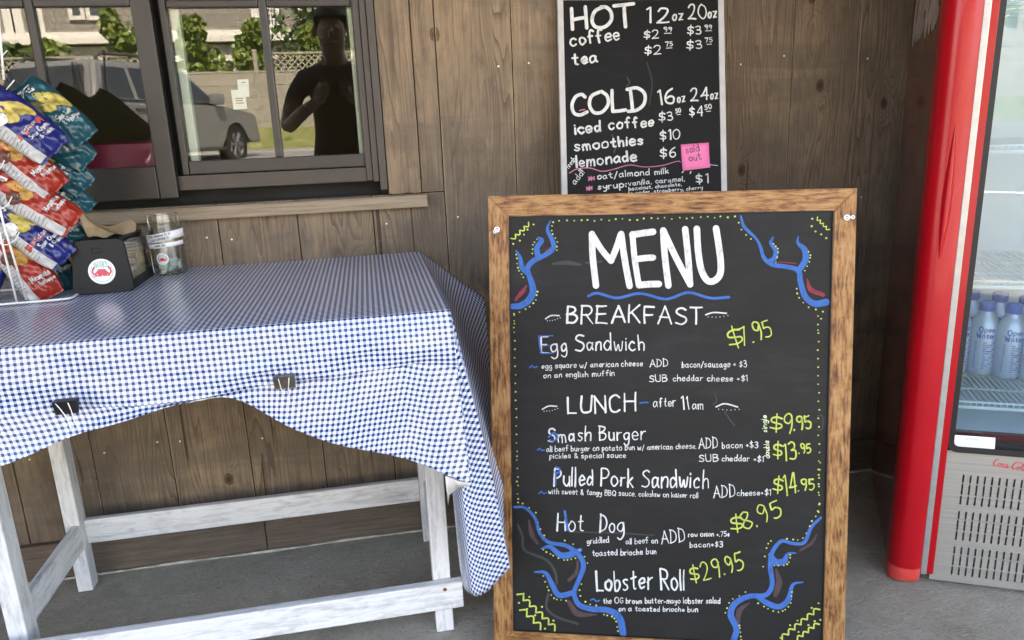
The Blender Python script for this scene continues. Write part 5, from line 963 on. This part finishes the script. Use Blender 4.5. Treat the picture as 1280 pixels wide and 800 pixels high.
# ---- bottles on the shelf
ALU = simple('brushed_bottle_aluminium', (.50, .55, .63), .34, .5, .06, 30); CAP = simple('blue_bottle_cap', (.05, .13, .42), .4, 0, .1, 40); BLP = simple('blue_bottle_print', (.05, .12, .45), .5, 0, .1, 40)
def bottle(label):
    t = thing('water_bottle', label, 'bottle', group='water bottles in the cooler')
    bm = NB(); lathe(bm, [(.0001, 0), (.027, 0), (.031, .003), (.0325, .010), (.0325, .122), (.030, .136), (.022, .152), (.0165, .160), (.0160, .168)], 28, (0, 0, 0)); link('bottle_body', bm, ALU, t, True, 60)
    bm = NB(); lathe(bm, [(.0172, .166), (.0185, .168), (.0185, .188), (.017, .190), (.0001, .190)], 28, (0, 0, 0), 0, True); link('cap', bm, CAP, t, True, 40)
    I = Ink(lambda u, v, l: ((.0327+l)*math.sin(u/.0327), -(.0327+l)*math.cos(u/.0327), -v))
    I.text('Open', (-.016, -.116), (.018, -.116), .014, .0022, 2); I.text('Water', (-.020, -.100), (.020, -.100), .013, .0022, 3)
    for k in range(13): z = .088-k*.0056; I.stroke([(-.022, -z), (0, -z), (.022-.006*(k % 3), -z)], .0022)
    I.done('bottle_print', BLP, t); return t
def dup(root, loc, rz, label):
    r = root.copy(); COL.objects.link(r); r.location = loc; r.rotation_euler = (0, 0, rz); r['label'] = label
    for ch in list(root.children): c = ch.copy(); COL.objects.link(c); c.parent = r
    return r
b0 = bottle('x'); CMi = CM.inverted(); first = True
for px, py, lab in ((1224, 465, 'first whole blue capped bottle from the left in the front row behind the cooler glass'), (1256.5, 470, 'second whole blue capped bottle in the front row behind the cooler glass'), (1291, 476, 'right bottle of the front row cut by the picture edge in the cooler'), (1191, 462, 'front row bottle half hidden behind the left edge of the cooler door'),
                    (1206, 447, 'back row bottle in the cooler showing its cap just inside the left door edge'), (1240, 451, 'back row bottle in the cooler showing its cap between the two whole bottles'), (1273, 456, 'back row bottle in the cooler showing its cap near the right picture edge')):
    p = on_z(px, py, SH[0]+.0055); q = CMi @ Vector(p); q.x = max(q.x, .036); q = CM @ q; p = (q.x, q.y, SH[0]+.0055); rz = R(-28)+rng.uniform(-.3, .4)
    if first: b0.location = p; b0.rotation_euler = (0, 0, rz); b0['label'] = lab; first = False
    else: dup(b0, p, rz, lab)

# ================================================================== ACROSS THE LOT (seen in the window and cooler glass)
def leaf_cloud(bm, lay, c, r, n, size, rg, flat=.0):
    for _ in range(n):
        while True:
            p = Vector((rg.uniform(-1, 1), rg.uniform(-1, 1), rg.uniform(-1, 1)))
            if p.length < 1: break
        p = p*(p.length**-.35 if p.length > .05 else 1); 
        if p.length > 1.12: p *= .95
        q = Vector((c[0]+p.x*r[0], c[1]+p.y*r[1], c[2]+p.z*r[2])); e = Euler((rg.uniform(0, 6.3), rg.uniform(0, 6.3), rg.uniform(0, 6.3))).to_matrix(); s = size*rg.uniform(.6, 1.3); rv = rg.random()
        f = bm.faces.new([bm.verts.new(q+e @ Vector(v)*s) for v in ((-.5, -.28, 0), (.1, -.42, .06), (.6, 0, 0), (.1, .42, .06), (-.5, .28, 0))]); f[lay] = rv
GRN = foliage_mat('bright_shrub_leaf', (.050, .095, .012), (.16, .22, .035)); GRN2 = foliage_mat('deep_shrub_leaf', (.022, .05, .012), (.075, .13, .03)); BARK = grain_mat('bark', [(.3, (.04, .03, .02)), (.5, (.09, .07, .05)), (.7, (.14, .11, .08))], 2, 4, 40, .9, .8)
def shrub(px, py, dist, rx, rz_, label, mat, n=1500, taper=True, seed=0):
    c = mirrored(px, py, dist); gz = ground_z(c.y); rg = random.Random(seed); t = thing('shrub', label, 'shrub', (c.x, c.y, gz), group='shrubs along the fence')
    top = c.z+rz_-gz; bm = NB(); lay = bm.faces.layers.float.new('rnd')
    for k in range(7):
        h = .12+.80*k/6; w_ = rx*((1.05-.75*(k/6)**1.4) if taper else 1-.45*abs(k/3-1)**2); 
        for j in range(2): leaf_cloud(bm, lay, (rg.uniform(-.35, .35)*rx, rg.uniform(-.3, .3)*rx, top*h), (w_*.95, w_*.8, top*.15), n//14, .17, rg)
    link('crown', bm, mat, t)
    bm = NB()
    for k in range(4): q = rg.uniform(0, 6.3); tube(bm, [(.05*math.cos(q), .05*math.sin(q), -.05), (.12*math.cos(q), .12*math.sin(q), top*.4), (.3*rx*math.cos(q), .3*rx*math.sin(q), top*.8)], [.045, .03, .01], 6)
    link('stem', bm, BARK, t)
for a in ((158, 62, 22.0, .85, .9, 'bushy shrub behind the lattice, between the two left windows of the house', GRN), (248, 62, 21.5, .85, .75, 'pointed bright green shrub left of the middle behind the fence', GRN), (318, 62, 22, .85, .65, 'pointed bright green shrub right of the middle behind the fence', GRN), (384, 62, 22.5, .8, .5, 'low green shrub in front of the white window of the house', GRN)): shrub(*a, seed=int(a[0]))
shrub(404, 20, 23.5, 1.6, 1.4, 'tall dark leafy shrub at the right end of the fence', GRN2, 3200, False, 5)
for a in ((8, 92, 19.5, 1.0, .55, 'broad leafy shrub at the left end of the lot', GRN2), (72, 82, 20.0, .75, .5, 'leafy shrub beside the left end of the lattice fence', GRN)): shrub(*a, n=2200, taper=False, seed=int(a[0])+1)
# fence with lattice
FYY = -18.6; fz = ground_z(FYY)
fen = thing('lattice_fence', 'weathered grey board fence with a lattice top along the far side of the lot', 'fence', (0, FYY, fz))
FW_ = grain_mat('weathered_fence_board', [(.3, (.17, .155, .13)), (.5, (.27, .25, .21)), (.7, (.36, .34, .30))], 0, 3, 40, .9)
X0, X1 = -13.5, 2.4; bm = NB(); zt = 1.36; LR = [(X0, mirrored(196, 90, 18.6).x), (mirrored(334, 90, 18.6).x, X1)]
for k in range(5): box(bm, X0, X1, -.02, .02, -.14+k*.30, .15+k*.30, .006)
link('fence_boards', bm, FW_, fen)
bm = NB(); box(bm, X0, X1, -.03, .03, zt, zt+.05); [box(bm, a_, b_, -.03, .03, zt+.43, zt+.48) for a_, b_ in LR]
for x in [q for a_, b_ in LR for q in np.arange(a_, b_-.2, .17)]:
    for s in (-1, 1):
        M = Matrix.Translation((x+.19, .006*s, zt+.24)) @ Matrix.Rotation(s*R(45), 4, 'Y'); box(bm, -.018, .018, -.005, .005, -.27, .27, 0, 0, M)
link('lattice', bm, FW_, fen)
for x in np.arange(X0, X1+.1, 2.2): bm = NB(); box(bm, x-.05, x+.05, -.055, .055, -.2, zt+.56, .006); link('post', bm, FW_, fen)
# the shingled house
HY = -27.0
hs = thing('shingle_house', 'grey shingled house with white trim across the parking lot', 'house', (0, HY, ground_z(HY)))
gz = ground_z(HY); pz = lambda px, py: (lambda q: (q.x, q.z-gz))(mirrored(px, py, -HY))
m = Mat('grey_shingles', rough=.9); v = m.obj(); br = m.n('TexBrick', {'Vector': m.mapp(m.n('CombineXYZ', {0: m.n('SeparateXYZ', {0: v}).outputs[0], 1: m.n('SeparateXYZ', {0: v}).outputs[2], 2: 0.0}), (1, 1, 1)), 'Color1': (.26, .245, .225, 1), 'Color2': (.17, .16, .15, 1), 'Mortar': (.07, .066, .06, 1), 'Scale': 1.0, 'Mortar Size': .012, 'Brick Width': .2, 'Row Height': .2})
m.color(m.mix(m.math('MULTIPLY', m.noise(v, 5, 5), .5), br.outputs[0], (.30, .27, .22))); SHG = m.m
WTR = simple('white_house_trim', (.62, .61, .58), .6, 0, .05, 4); CRM = simple('cream_siding', (.36, .355, .31), .7, 0, .06, 3); WIN = simple('house_window_glass', (.05, .06, .07), .12, 0, .2, 3)
HX0, HX1 = -24.0, 9.0; zb0 = pz(100, 47)[1]; zb1 = pz(100, 56)[1]
bm = NB(); box(bm, HX0, HX1, -8, 0, zb0, 6.6); link('shingle_wall', bm, SHG, hs)
bm = NB(); box(bm, HX0, HX1, -8, -.05, -.4, zb1-.05); link('lower_wall', bm, CRM, hs)
bm = NB(); box(bm, HX0-.1, HX1+.1, -.02, .35, zb1, zb0-.04); box(bm, HX0-.1, HX1+.1, -.02, .18, zb0-.035, zb0+.16); box(bm, HX0, HX1, -.03, .10, zb1-.62, zb1-.42)
for px in (13, 24, 50): x = pz(px, 30)[0]; box(bm, x-.16, x+.16, -.02, .12, zb0+.165, 6.55)
link('trim_board', bm, WTR, hs)
bm = NB(); prism(bm, [(-8.6, 6.5), (.7, 6.5), (-4, 10.2)], HX0-.5, HX1+.5, lambda a, b, c: (c, a, b)); link('roof', bm, simple('asphalt_roof', (.09, .088, .085), .9, 0, .2, 3), hs)
def house_window(px0, px1, py0, py1, grid, name='window'):
    x0, z1 = pz(px0, py0); x1, z0 = pz(px1, py1); zl, zh = min(z0, z1), max(z0, z1)
    fr = NB(); b_ = .13; box(fr, x0-b_, x1+b_, -.01, .09, zl-b_, zl); box(fr, x0-b_, x1+b_, -.01, .09, zh, zh+b_); box(fr, x0-b_, x0-.001, -.01, .0895, zl+.001, zh-.001); box(fr, x1+.001, x1+b_, -.01, .0895, zl+.001, zh-.001)
    for k in range(1, grid[0]): x = x0+(x1-x0)*k/grid[0]; box(fr, x-.025, x+.025, -.01, .06, zl+.001, zh-.001)
    for k in range(1, grid[1]): z = zl+(zh-zl)*k/grid[1]; box(fr, x0+.001, x1-.001, -.01, .055, z-.025, z+.025)
    w_ = link(name, fr, WTR, hs); bm = NB(); box(bm, x0, x1, -.005, .03, zl, zh); link('pane', bm, WIN, w_)
house_window(89, 102, 2, 20, (1, 1)); house_window(111, 131, 2, 20, (1, 1)); house_window(331, 346, -12, 31, (3, 6)); house_window(372, 382, -6, 20, (2, 3)); house_window(-30, -16, 2, 22, (1, 2)); house_window(200, 214, -25, -8, (1, 2)); house_window(262, 280, -25, -8, (1, 2))
bm = NB(); x0 = pz(322, 20)[0]; box(bm, x0-.2, x0+.15, -.02, .16, zb0+.2, 6.5); link('corner_board', bm, WTR, hs)
x0 = pz(76, 78)[0]; bm = NB(); box(bm, x0-.9, x0+.1, -.06, .02, -.1, pz(76, 62)[1]); link('garage_door', bm, WTR, hs)
# ---- vehicles
def suv(name, label, cat, paint, loc, rz, scale=1.0):
    t = thing(name, label, cat, loc, rz); t.scale = (scale,)*3; W2 = .93
    bm = NB(); low = [(-2.32, .55), (-2.28, .42), (-1.98, .40)] + [(-1.42+.47*math.cos(q), .40+.47*math.sin(q)) for q in np.linspace(math.pi, 0, 11)] + [(-.9, .32), (.95, .32)] + [(1.45+.47*math.cos(q), .40+.47*math.sin(q)) for q in np.linspace(math.pi, 0, 11)] + [(2.0, .42), (2.30, .46), (2.34, .72), (2.28, .98), (1.2, 1.10), (1.02, 1.12), (-2.30, 1.12), (-2.36, .9)]
    prism(bm, low, -W2, W2, lambda a, b, c: (a, c, b), 0, .05); link('body', normals(bm), paint, t, True, 40)
    bm = NB(); P = [(-2.26, 1.115, .90), (-1.98, 1.76, .74), (.18, 1.80, .74), (1.10, 1.115, .90)]
    L = [bm.verts.new((a, w_, z)) for a, z, w_ in P]; Q = [bm.verts.new((a, -w_, z)) for a, z, w_ in P]; bm.faces.new(L); bm.faces.new(Q[::-1])
    for i in range(4): bm.faces.new((L[i], Q[i], Q[(i+1) % 4], L[(i+1) % 4]))
    r = bmesh.ops.bevel(bm, geom=bm.edges[:], offset=.06, segments=3, affect='EDGES'); link('cabin', normals(bm), paint, t, True, 50)
    def side_pt(a, z, s, o): k = (z-1.115)/(.66); return (a, s*(.90-.16*k+o), z)
    for s in (-1, 1):
        for q in (((-2.05, 1.20), (-1.35, 1.20), (-1.35, 1.66), (-1.86, 1.66)), ((-1.24, 1.20), (-.36, 1.20), (-.36, 1.68), (-1.24, 1.67)), ((-.25, 1.20), (.84, 1.20), (.16, 1.68), (-.25, 1.68))):
            bm = NB(); A = [bm.verts.new(side_pt(a, z, s, .012)) for a, z in q]; B = [bm.verts.new(side_pt(a, z, s, -.02)) for a, z in q]; bm.faces.new(A); bm.faces.new(B[::-1])
            for i in range(4): bm.faces.new((A[i], B[i], B[(i+1) % 4], A[(i+1) % 4]))
            link('side_window', normals(bm), CARG, t)
        bm = NB(); box(bm, .72, .98, s*.96-.10, s*.96+.10, 1.14, 1.34, .05); link('mirror', bm, paint, t, True, 40)
        bm = NB(); box(bm, -2.385, -2.20, s*.76-.14, s*.76+.14, .86, 1.10, .03); link('tail_lamp', bm, TLM, t)
        bm = NB(); box(bm, 2.16, 2.335, s*.70-.18, s*.70+.18, .80, .95, .03); link('headlight', bm, HLM, t)
        bm = NB(); tube(bm, catmull([(-1.8, s*.66, 1.76), (-1.6, s*.66, 1.86), (-.1, s*.66, 1.89), (.12, s*.66, 1.80)], 6), .026, 8); link('roof_rail', bm, TRM, t, True)
        bm = NB(); box(bm, -.88, .92, s*.95-.06, s*.95+.06, .30, .36, .02); link('running_board', bm, TRM, t)
        for xa in (-.30, -1.30):
            bm = NB(); box(bm, xa-.12, xa+.12, s*.945-.015, s*.945+.015, 1.0, 1.04, .01); link('door_handle', bm, TRM, t)
        for xw in (-1.42, 1.45):
            w_ = bpy.data.objects.new('wheel', None); COL.objects.link(w_); w_.parent = t; w_.location = (xw, s*.80, .39); w_.rotation_euler = (s*R(-90), 0, 0)
            bm = NB(); lathe(bm, [(.25, -.10), (.36, -.11), (.39, -.07), (.39, .07), (.36, .11), (.25, .10)], 36); link('tyre', bm, MT['black'], w_, True, 40)
            bm = NB(); lathe(bm, [(.25, .10), (.24, .06), (.06, .05), (.05, .08), (.001, .08)], 36)
            for k in range(6):
                q = k*math.pi/3
                for d in (-.09, .09): tube(bm, [(.05*math.cos(q), .05*math.sin(q), .075), (.245*math.cos(q+d), .245*math.sin(q+d), .095)], .022, 6)
            link('rim', bm, RIM, w_, True, 40)
    for q, nm in ((((-2.31, 1.20), (-2.06, 1.66)), 'rear_window'), (((1.02, 1.19), (.24, 1.75)), 'windscreen')):
        (xa, za), (xb_, zb_) = q; k = .022 if nm == 'windscreen' else -.022
        bm = NB(); box(bm, 0, .001, 0, .001, 0, .001); bmesh.ops.delete(bm, geom=bm.verts[:], context='VERTS'); A = [bm.verts.new((x+k+ (0 if nm == 'windscreen' else .03), y, z)) for x, y, z in ((xa, -.74, za), (xa, .74, za), (xb_, .64, zb_), (xb_, -.64, zb_))]; bm.faces.new(A); o = link(nm, normals(bm), CARG, t); o.modifiers.new('t', 'SOLIDIFY').thickness = .02
    bm = NB(); box(bm, -2.44, -2.2, -.90, .90, .42, .68, .06); box(bm, 2.2, 2.42, -.90, .90, .42, .66, .06); link('bumper', bm, paint, t, True, 40)
    bm = NB(); box(bm, -2.402, -2.36, -.22, .22, .74, .88, .005); link('number_plate', bm, MT['white'], t)
    bm = NB(); box(bm, 2.30, 2.345, -.48, .48, .74, .94, .02); link('front_grille', bm, TRM, t)
    return t
CARG = simple('car_window_glass', (.02, .023, .026), .06, 0, .2, 3); TLM = simple('red_lamp_lens', (.30, .015, .015), .2, 0, .1, 9); HLM = simple('clear_lamp_lens', (.6, .62, .63), .1, 0, .1, 9); TRM = simple('dark_car_trim', (.035, .035, .037), .45, 0, .1, 20); RIM = simple('alloy_rim', (.26, .26, .27), .35, .8, .1, 12)
c = mirrored(180, 150, 12.9); c.z = 0
suv('suv', 'silver estate car with dark roof rails parked by the lattice fence', 'car', car_paint('silver_car_paint', (.15, .153, .155), .6, .3), (c.x, c.y, ground_z(c.y)-.02), R(-68))
nC = np.array([-math.sin(R(28)), -math.cos(R(28)), 0]); oC = np.array([1.27, -.591, 0])
def cooler_mirrored(px, py, dist):
    d = ray(px, py); p = CAMP+d*(((oC-CAMP)@nC)/(d@nC)); r = d-2*(d@nC)*nC; r = r/np.hypot(r[0], r[1]); return Vector(p+r*dist)

# ================================================================== THE PHOTOGRAPHER (seen only as a reflection)
PXr, PYr = mirrored(416, 60, 2.46).x, -2.46
pt = thing('person', 'man in a dark tee shirt holding up a phone, reflected in the window', 'person', (PXr, PYr, 0))
V = []; E = []; Rd = []
def jn(p, r, par=None): V.append(p); Rd.append(r); i = len(V)-1; (E.append((par, i)) if par is not None else None); return i
pel = jn((0, 0, .98), .145); bel = jn((0, .01, 1.12), .150, pel); che = jn((0, .0, 1.30), .160, bel); upc = jn((0, -.01, 1.42), .125, che); nk = jn((0, 0, 1.52), .058, upc); hd0 = jn((0, .02, 1.59), .072, nk); hd1 = jn((0, .025, 1.68), .090, hd0); hd2 = jn((0, .015, 1.755), .066, hd1)
HND = {}
for s in (-1, 1):
    sh = jn((s*.17, -.01, 1.42), .070, upc); e1 = jn((s*.225, .02, 1.36), .056, sh); el = jn((s*.285, .13, 1.165), .043, e1); fa = jn((s*.18, .27, 1.245), .038, el); wr = jn((s*.085, .335, 1.30), .027, fa); HND[s] = (s*.085, .335, 1.30)
    hp = jn((s*.095, 0, .92), .105, pel); th = jn((s*.105, .01, .72), .085, hp); kn = jn((s*.11, .02, .50), .060, th); cf = jn((s*.112, -.01, .32), .056, kn); an = jn((s*.115, -.02, .09), .040, cf); ft = jn((s*.13, .06, .045), .042, an); to = jn((s*.14, .16, .038), .034, ft)
me = bpy.data.meshes.new('body'); me.from_pydata(V, E, []); ob = bpy.data.objects.new('body', me); COL.objects.link(ob)
md = ob.modifiers.new('skin', 'SKIN'); md.use_smooth_shade = True
for i, sv in enumerate(me.skin_vertices[0].data): sv.radius = (Rd[i], Rd[i]*(.72 if i in (pel, bel, che, upc) else 1)); sv.use_root = (i == pel)
ob.modifiers.new('sub', 'SUBSURF').levels = 2; ob.modifiers['sub'].render_levels = 2
dg = bpy.context.evaluated_depsgraph_get(); me2 = bpy.data.meshes.new_from_object(ob.evaluated_get(dg)); bpy.data.objects.remove(ob)
for mm in (simple('skin', (.42, .25, .18), .55, 0, .08, 30), simple('dark_tee_cloth', (.028, .030, .042), .85, 0, .15, 40), simple('trouser_cloth', (.04, .042, .05), .85, 0, .15, 40), simple('shoe_leather', (.02, .02, .02), .5, 0, .1, 40)): me2.materials.append(mm)
for p in me2.polygons:
    c = p.center; p.use_smooth = True; arm = abs(c.x) > .21 or c.y > .15
    if c.z > 1.50: mi = 0
    elif c.z > .96: mi = 1 if not (arm and (c.z < 1.235 or c.y > .10) and c.y > .06) else 0
    elif c.z > .10: mi = 2
    else: mi = 3
    p.material_index = mi
body = bpy.data.objects.new('body', me2); COL.objects.link(body); body.parent = pt
SKN = bpy.data.materials['skin']
bm = NB(); tube(bm, [(0, .10, 1.685), (0, .128, 1.652), (0, .112, 1.640)], [.010, .016, .010], 8); 
for s in (-1, 1): tube(bm, [(s*.088, .015, 1.70), (s*.100, .005, 1.68), (s*.092, .012, 1.645)], [.012, .016, .010], 8)
tube(bm, [(-.028, .103, 1.612), (0, .112, 1.611), (.028, .103, 1.612)], [.005, .008, .005], 8); link('face_features', bm, SKN, pt, True)
bm = NB()
for s in (-1, 1):
    k = bmesh.ops.create_uvsphere(bm, u_segments=10, v_segments=8, radius=.012); bmesh.ops.translate(bm, vec=(s*.034, .098, 1.688), verts=k['verts'])
link('eye', bm, MT['white'], pt, True)
bm = NB(); bmesh.ops.create_uvsphere(bm, u_segments=28, v_segments=18, radius=1)
for vv in bm.verts: k = 1+.03*math.sin(17*vv.co.x+9*vv.co.y); vv.co = Vector((vv.co.x*.096*k, -.004+vv.co.y*.104*k, 1.738+vv.co.z*.086*k))
bmesh.ops.delete(bm, geom=[v for v in bm.verts if v.co.z < 1.742 and v.co.y > .05 or v.co.z < 1.70 and v.co.y > -.01 or v.co.z < 1.655], context='VERTS'); link('hair', bm, simple('dark_hair', (.03, .02, .014), .6, 0, .3, 90), pt, True)
for s in (-1, 1):                       # each hand: a palm and five bent fingers round the phone
    hx, hy, hz = HND[s]; bm = NB(); tube(bm, [(hx, hy-.01, hz), (hx*.92, hy+.03, hz+.025), (hx*.90, hy+.055, hz+.045)], [.026, .034, .030], 10)
    for k, ln in enumerate((.070, .080, .076, .060)):
        z = hz+.015+k*.018; tube(bm, catmull([(hx*.92, hy+.045, z), (hx*.86, hy+.045+ln*.55, z+.006), (hx*.60, hy+.050+ln*.60, z+.008), (hx*.36, hy+.048+ln*.48, z+.008)], 4), .0085, 8)
    tube(bm, catmull([(hx*.92, hy+.02, hz+.05), (hx*.80, hy+.030, hz+.085), (hx*.52, hy+.052, hz+.095)], 4), .0100, 8); link('hand', bm, SKN, pt, True)
ph = thing('phone', 'black phone held up in both hands by the man', 'phone', (PXr, PYr+.398, 1.362))
bm = NB(); box(bm, -.074, .074, -.004, .004, -.036, .036, .0035); link('case', bm, MT['black'], ph, True, 40)
bm = NB(); box(bm, .046, .068, .0038, .0062, .008, .030, .001); link('camera_bump', bm, MT['dark'], ph)
bm = NB(); box(bm, -.070, .070, -.0046, -.0041, -.033, .033); link('screen', bm, CARG, ph)
